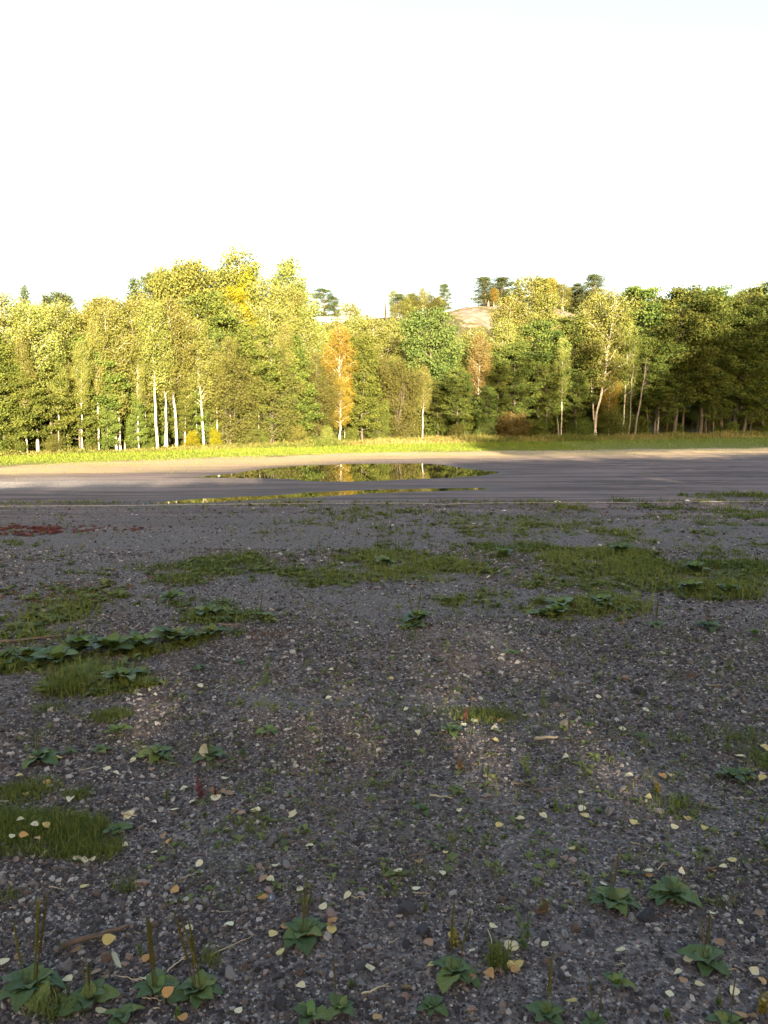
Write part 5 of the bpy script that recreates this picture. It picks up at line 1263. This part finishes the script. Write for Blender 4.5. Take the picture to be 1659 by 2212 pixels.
# ------------------------------------------------------------------ sticks, twigs, straw
M['twig'] = barkmat('twig_bark', (.16, .12, .09), (.06, .045, .035)); M['straw_bit'] = barkmat('dry_straw', (.42, .36, .25), (.28, .23, .16))
def build_sticks():
    rng = np.random.default_rng(51)
    def stick(p, q, r, label, mt='twig', nm='twig', forks=1):
        (x0, y0), (x1, y1) = ground(*p), ground(*q)
        n = 9; t = np.linspace(0, 1, n); L = math.hypot(x1 - x0, y1 - y0)
        x = x0 + (x1 - x0) * t + np.cumsum(rng.normal(size=n)) * L * .012; y = y0 + (y1 - y0) * t + np.cumsum(rng.normal(size=n)) * L * .012
        P = np.stack([x, y, gz(x, y) + r + .006 + .006 * rng.uniform(0, 1, n)], 1)
        A = Acc(); A.add(*tube(P, r * (1 - .5 * t), 6))
        for k in range(forks):
            b0 = at_t(P, rng.uniform(.3, .8)); B = branch_path(b0, math.atan2(y1 - y0, x1 - x0) + rng.choice([-1, 1]) * .7, .1, L * rng.uniform(.15, .35), rng, 4); A.add(*tube(B, np.linspace(r * .6, r * .25, 4), 4))
        o = obj(nm, A.mesh(nm, [M[mt]], True)); tag(o, label, 'stick' if nm != 'dry_straw' else 'straw', 'sticks and straws on the gravel')
    stick(z4(970, 395), z4(1160, 335), .0035, 'slender brown twig pointing at a dark stone'); stick(z4(685, 1285), z4(860, 1218), .0035, 'forked pale twig below the spotted leaf', 'straw_bit')
    stick(z4(330, 295), z4(448, 185), .003, 'thin arched twig on the grey gravel'); stick(z4(180, 265), z4(330, 285), .003, 'short dark twig beside the arched one', forks=0)
    stick(z3(400, 1000), z3(840, 845), .011, 'thick rotten brown stick over a yellow leaf', nm='stick', forks=2); stick(z3(1160, 535), z3(1290, 490), .005, 'grey weathered twig on open gravel', 'dead_wood')
    stick(z3(1080, 1145), z3(1240, 1015), .0025, 'bent pale twig behind the flat plantain', 'straw_bit'); stick(z3(1360, 1035), z3(1650, 905), .0022, 'long curved thin straw behind the flat plantain', 'straw_bit', 'dry_straw', 0)
    stick(z2(555, 805), z2(652, 825), .006, 'short thick dark twig on bare gravel'); stick(z2(645, 838), z2(830, 818), .004, 'long dark twig beside the short thick one'); stick(z2(200, 848), z2(292, 864), .004, 'pale bare straw on dark gravel', 'straw_bit', 'dry_straw', 0)
    stick(z2(650, 632), z2(745, 618), .010, 'orange-brown piece of wood on the gravel ridge', 'straw_bit', 'stick', 0); stick(z1(1340, 885), z1(1510, 908), .003, 'thin dark twig near bare gravel'); stick(z1(525, 930), z1(592, 938), .005, 'pale flat straw above the grass tuft', 'straw_bit', 'dry_straw', 0)
    stick(z5(800, 690), z5(905, 640), .003, 'brown twig between two leafy plantains'); stick(z5(945, 480), z5(1000, 430), .0025, 'tiny pale forked twig', 'straw_bit'); stick(z5(1240, 480), z5(1330, 470), .005, 'rust-coloured curled stem beside a pale leaf')
    stick(z3(925, 1200), z3(740, 1180), .002, 'hair-thin straw between near plantains', 'straw_bit', 'dry_straw', 0); stick(z4(860, 950), z4(930, 915), .002, 'short pale straw by a dark stone', 'straw_bit', 'dry_straw', 0); stick(z4(1500, 860), z4(1590, 1180), .0018, 'long hair-thin straw over the star-shaped weed', 'straw_bit', 'dry_straw', 0)
    stick(z2(1385, 375), z2(1500, 370), .006, 'grey stick on far coarse gravel', 'dead_wood', forks=0); stick(z1(0, 190), z1(330, 172), .012, 'long dark stick beyond the weed bank', nm='stick'); stick(z1(960, 130), z1(1045, 138), .008, 'dark stick beside the spiked clump')
    for k in range(40):
        vy = 1560 + 640 * rng.uniform() ; vx = rng.uniform(0, 1659); a = rng.uniform(-.6, .6); l = rng.uniform(12, 45)
        pale = rng.uniform() < .6
        stick((vx, vy), (vx + l * math.cos(a), vy + l * math.sin(a) * .5), rng.uniform(.0012, .0024), 'tiny pale straw scrap lying on the gravel' if pale else 'tiny dark twig scrap lying on the gravel', 'straw_bit' if pale else 'twig', 'dry_straw' if pale else 'twig', 0)
build_sticks()

# ------------------------------------------------------------------ bottle cap, rope, litter, stump
def plainmat(name, c, rough=.6, metal=0.):
    m, t, out = newmat(name); b = NB(t); tc = b.n('TexCoord'); nz = b.noise(tc.outputs['Object'], 30, 4)
    p = b.principled(out, b.mix(b.math('MULTIPLY', nz, .4), c, tuple(v * .5 for v in c)), rough, .4); p.inputs['Metallic'].default_value = metal; return m
def build_litter():
    x, y = ground(*z4(92, 660)); z = gz1(x, y) + .010
    e = obj('bottle_cap', None, None, (x, y, z), (.42, -.12, .12)); tag(e, 'dark blue-grey crown bottle cap with a small white mark', 'bottle cap')
    n = 42; th = np.linspace(0, 2 * math.pi, n, endpoint=False); V = []
    for (r, h, fl) in ((.0005, .0065, 0), (.0105, .0063, 0), (.0128, .0052, 0), (.0140, .0025, .0005), (.0158, 0, .0011)):
        rr_ = r + fl * np.cos(th * 21); V.append(np.stack([rr_ * np.cos(th), rr_ * np.sin(th), np.full(n, h)], 1))
    V = np.concatenate(V); Q = [(a * n + k, a * n + (k + 1) % n, (a + 1) * n + (k + 1) % n, (a + 1) * n + k) for a in range(4) for k in range(n)]
    obj('cap_shell', mesh('cap_shell', V, np.array(Q), [plainmat('cap_paint', (.085, .10, .125), .45, .1)], None, True), e)
    ink = plainmat('cap_ink', (.70, .72, .74), .5)
    A = Acc()      # the mark: a crossed pair of curves and a bracket
    def line(pts, r=.0006): A.add(*tube(np.array([[a, b, .0072 if False else .0069] for a, b in pts]) * [1, 1, 1], r, 4))
    line([(.0000, .0045), (.0014, .0018), (.0016, 0), (.0014, -.0018), (.0002, -.0045)]); line([(.0040, .0045), (.0026, .0018), (.0022, 0), (.0026, -.0018), (.0040, -.0045)])
    line([(.0046, .0045), (.0062, .0042), (.0064, 0), (.0062, -.0042), (.0050, -.0045)])
    obj('printed_mark', A.mesh('printed_mark', [ink]), e)
    # a pale line lying across the field
    pts = [(-40, 1098), (220, 1096), (430, 1093), (600, 1091.5), (700, 1091), (790, 1092), (870, 1094), (960, 1095), (1080, 1092), (1180, 1092), (1290, 1091), (1400, 1090), (1520, 1088), (1690, 1086)]
    W = []
    for k in range(len(pts) - 1):
        for j in range(8):
            f = j / 8; W.append(ground(pts[k][0] * (1 - f) + pts[k + 1][0] * f, pts[k][1] * (1 - f) + pts[k + 1][1] * f))
    W = np.array(W); P = np.stack([W[:, 0], W[:, 1], gz(W[:, 0], W[:, 1]) + .03], 1)
    Vt, Q = tube(P, .0055, 5, False); tag(obj('rope', mesh('rope', Vt, Q, [plainmat('rope_fibre', (.34, .32, .29), .8)])), 'thin pale rope lying straight across the muddy field', 'rope')
    # crumpled paper scraps
    rng = np.random.default_rng(61); mw = plainmat('paper', (.72, .70, .68), .7)
    def paper(vx, vy, wpx, label):
        x, y = ground(vx, vy); s = span(wpx, vx, vy)
        nx, ny = 9, 7; gx, gy = np.meshgrid(np.linspace(-.5, .5, nx), np.linspace(-.35, .35, ny)); zz = .16 * rng.uniform(0, 1, gx.shape) + .12 * np.cos(gx * 5) * np.cos(gy * 5)
        V = np.stack([gx.ravel() * (1 + .15 * rng.normal(size=gx.size) * .3), gy.ravel(), zz.ravel()], 1) * s; idx = np.arange(nx * ny).reshape(ny, nx)
        Q = np.stack([idx[:-1, :-1], idx[:-1, 1:], idx[1:, 1:], idx[1:, :-1]], -1).reshape(-1, 4)
        tag(obj('paper_scrap', mesh('paper_scrap', V, Q, [mw]), None, (x, y, gz1(x, y) + .01), (0, 0, rng.uniform(0, 3))), label, 'paper scrap')
    paper(1204, 1088, 14, 'crumpled white paper scrap beside the rope'); paper(1484, 1085, 13, 'white paper scrap in the grass beyond the rope'); paper(1090, 1104, 8, 'small whitish scrap before the rope'); paper(960, 1101, 6, 'tiny white scrap among sparse weeds'); paper(473, 1027, 8, 'white scrap at the end of the wide puddle')
    # dark stump on the skyline
    Y = 100; x = x_at(792, Y, 15); zb = gz1(x, Y) - .3; h = z_at(681, Y) - zb
    A = Acc(); A.add(*tube(np.array([[0, 0, 0], [.02, 0, h * .5], [.08, .02, h]]), np.array([.36, .26, .2]), 6)); A.add(*tube(np.array([[.2, 0, h * .35], [.5, .05, h * .62], [.62, .05, h * .66]]), np.array([.18, .13, .08]), 6))
    tag(obj('stump', A.mesh('stump', [M['charred']], True), None, (x, Y, zb)), 'small dark forked stump in the dip of the skyline', 'stump')
build_litter()
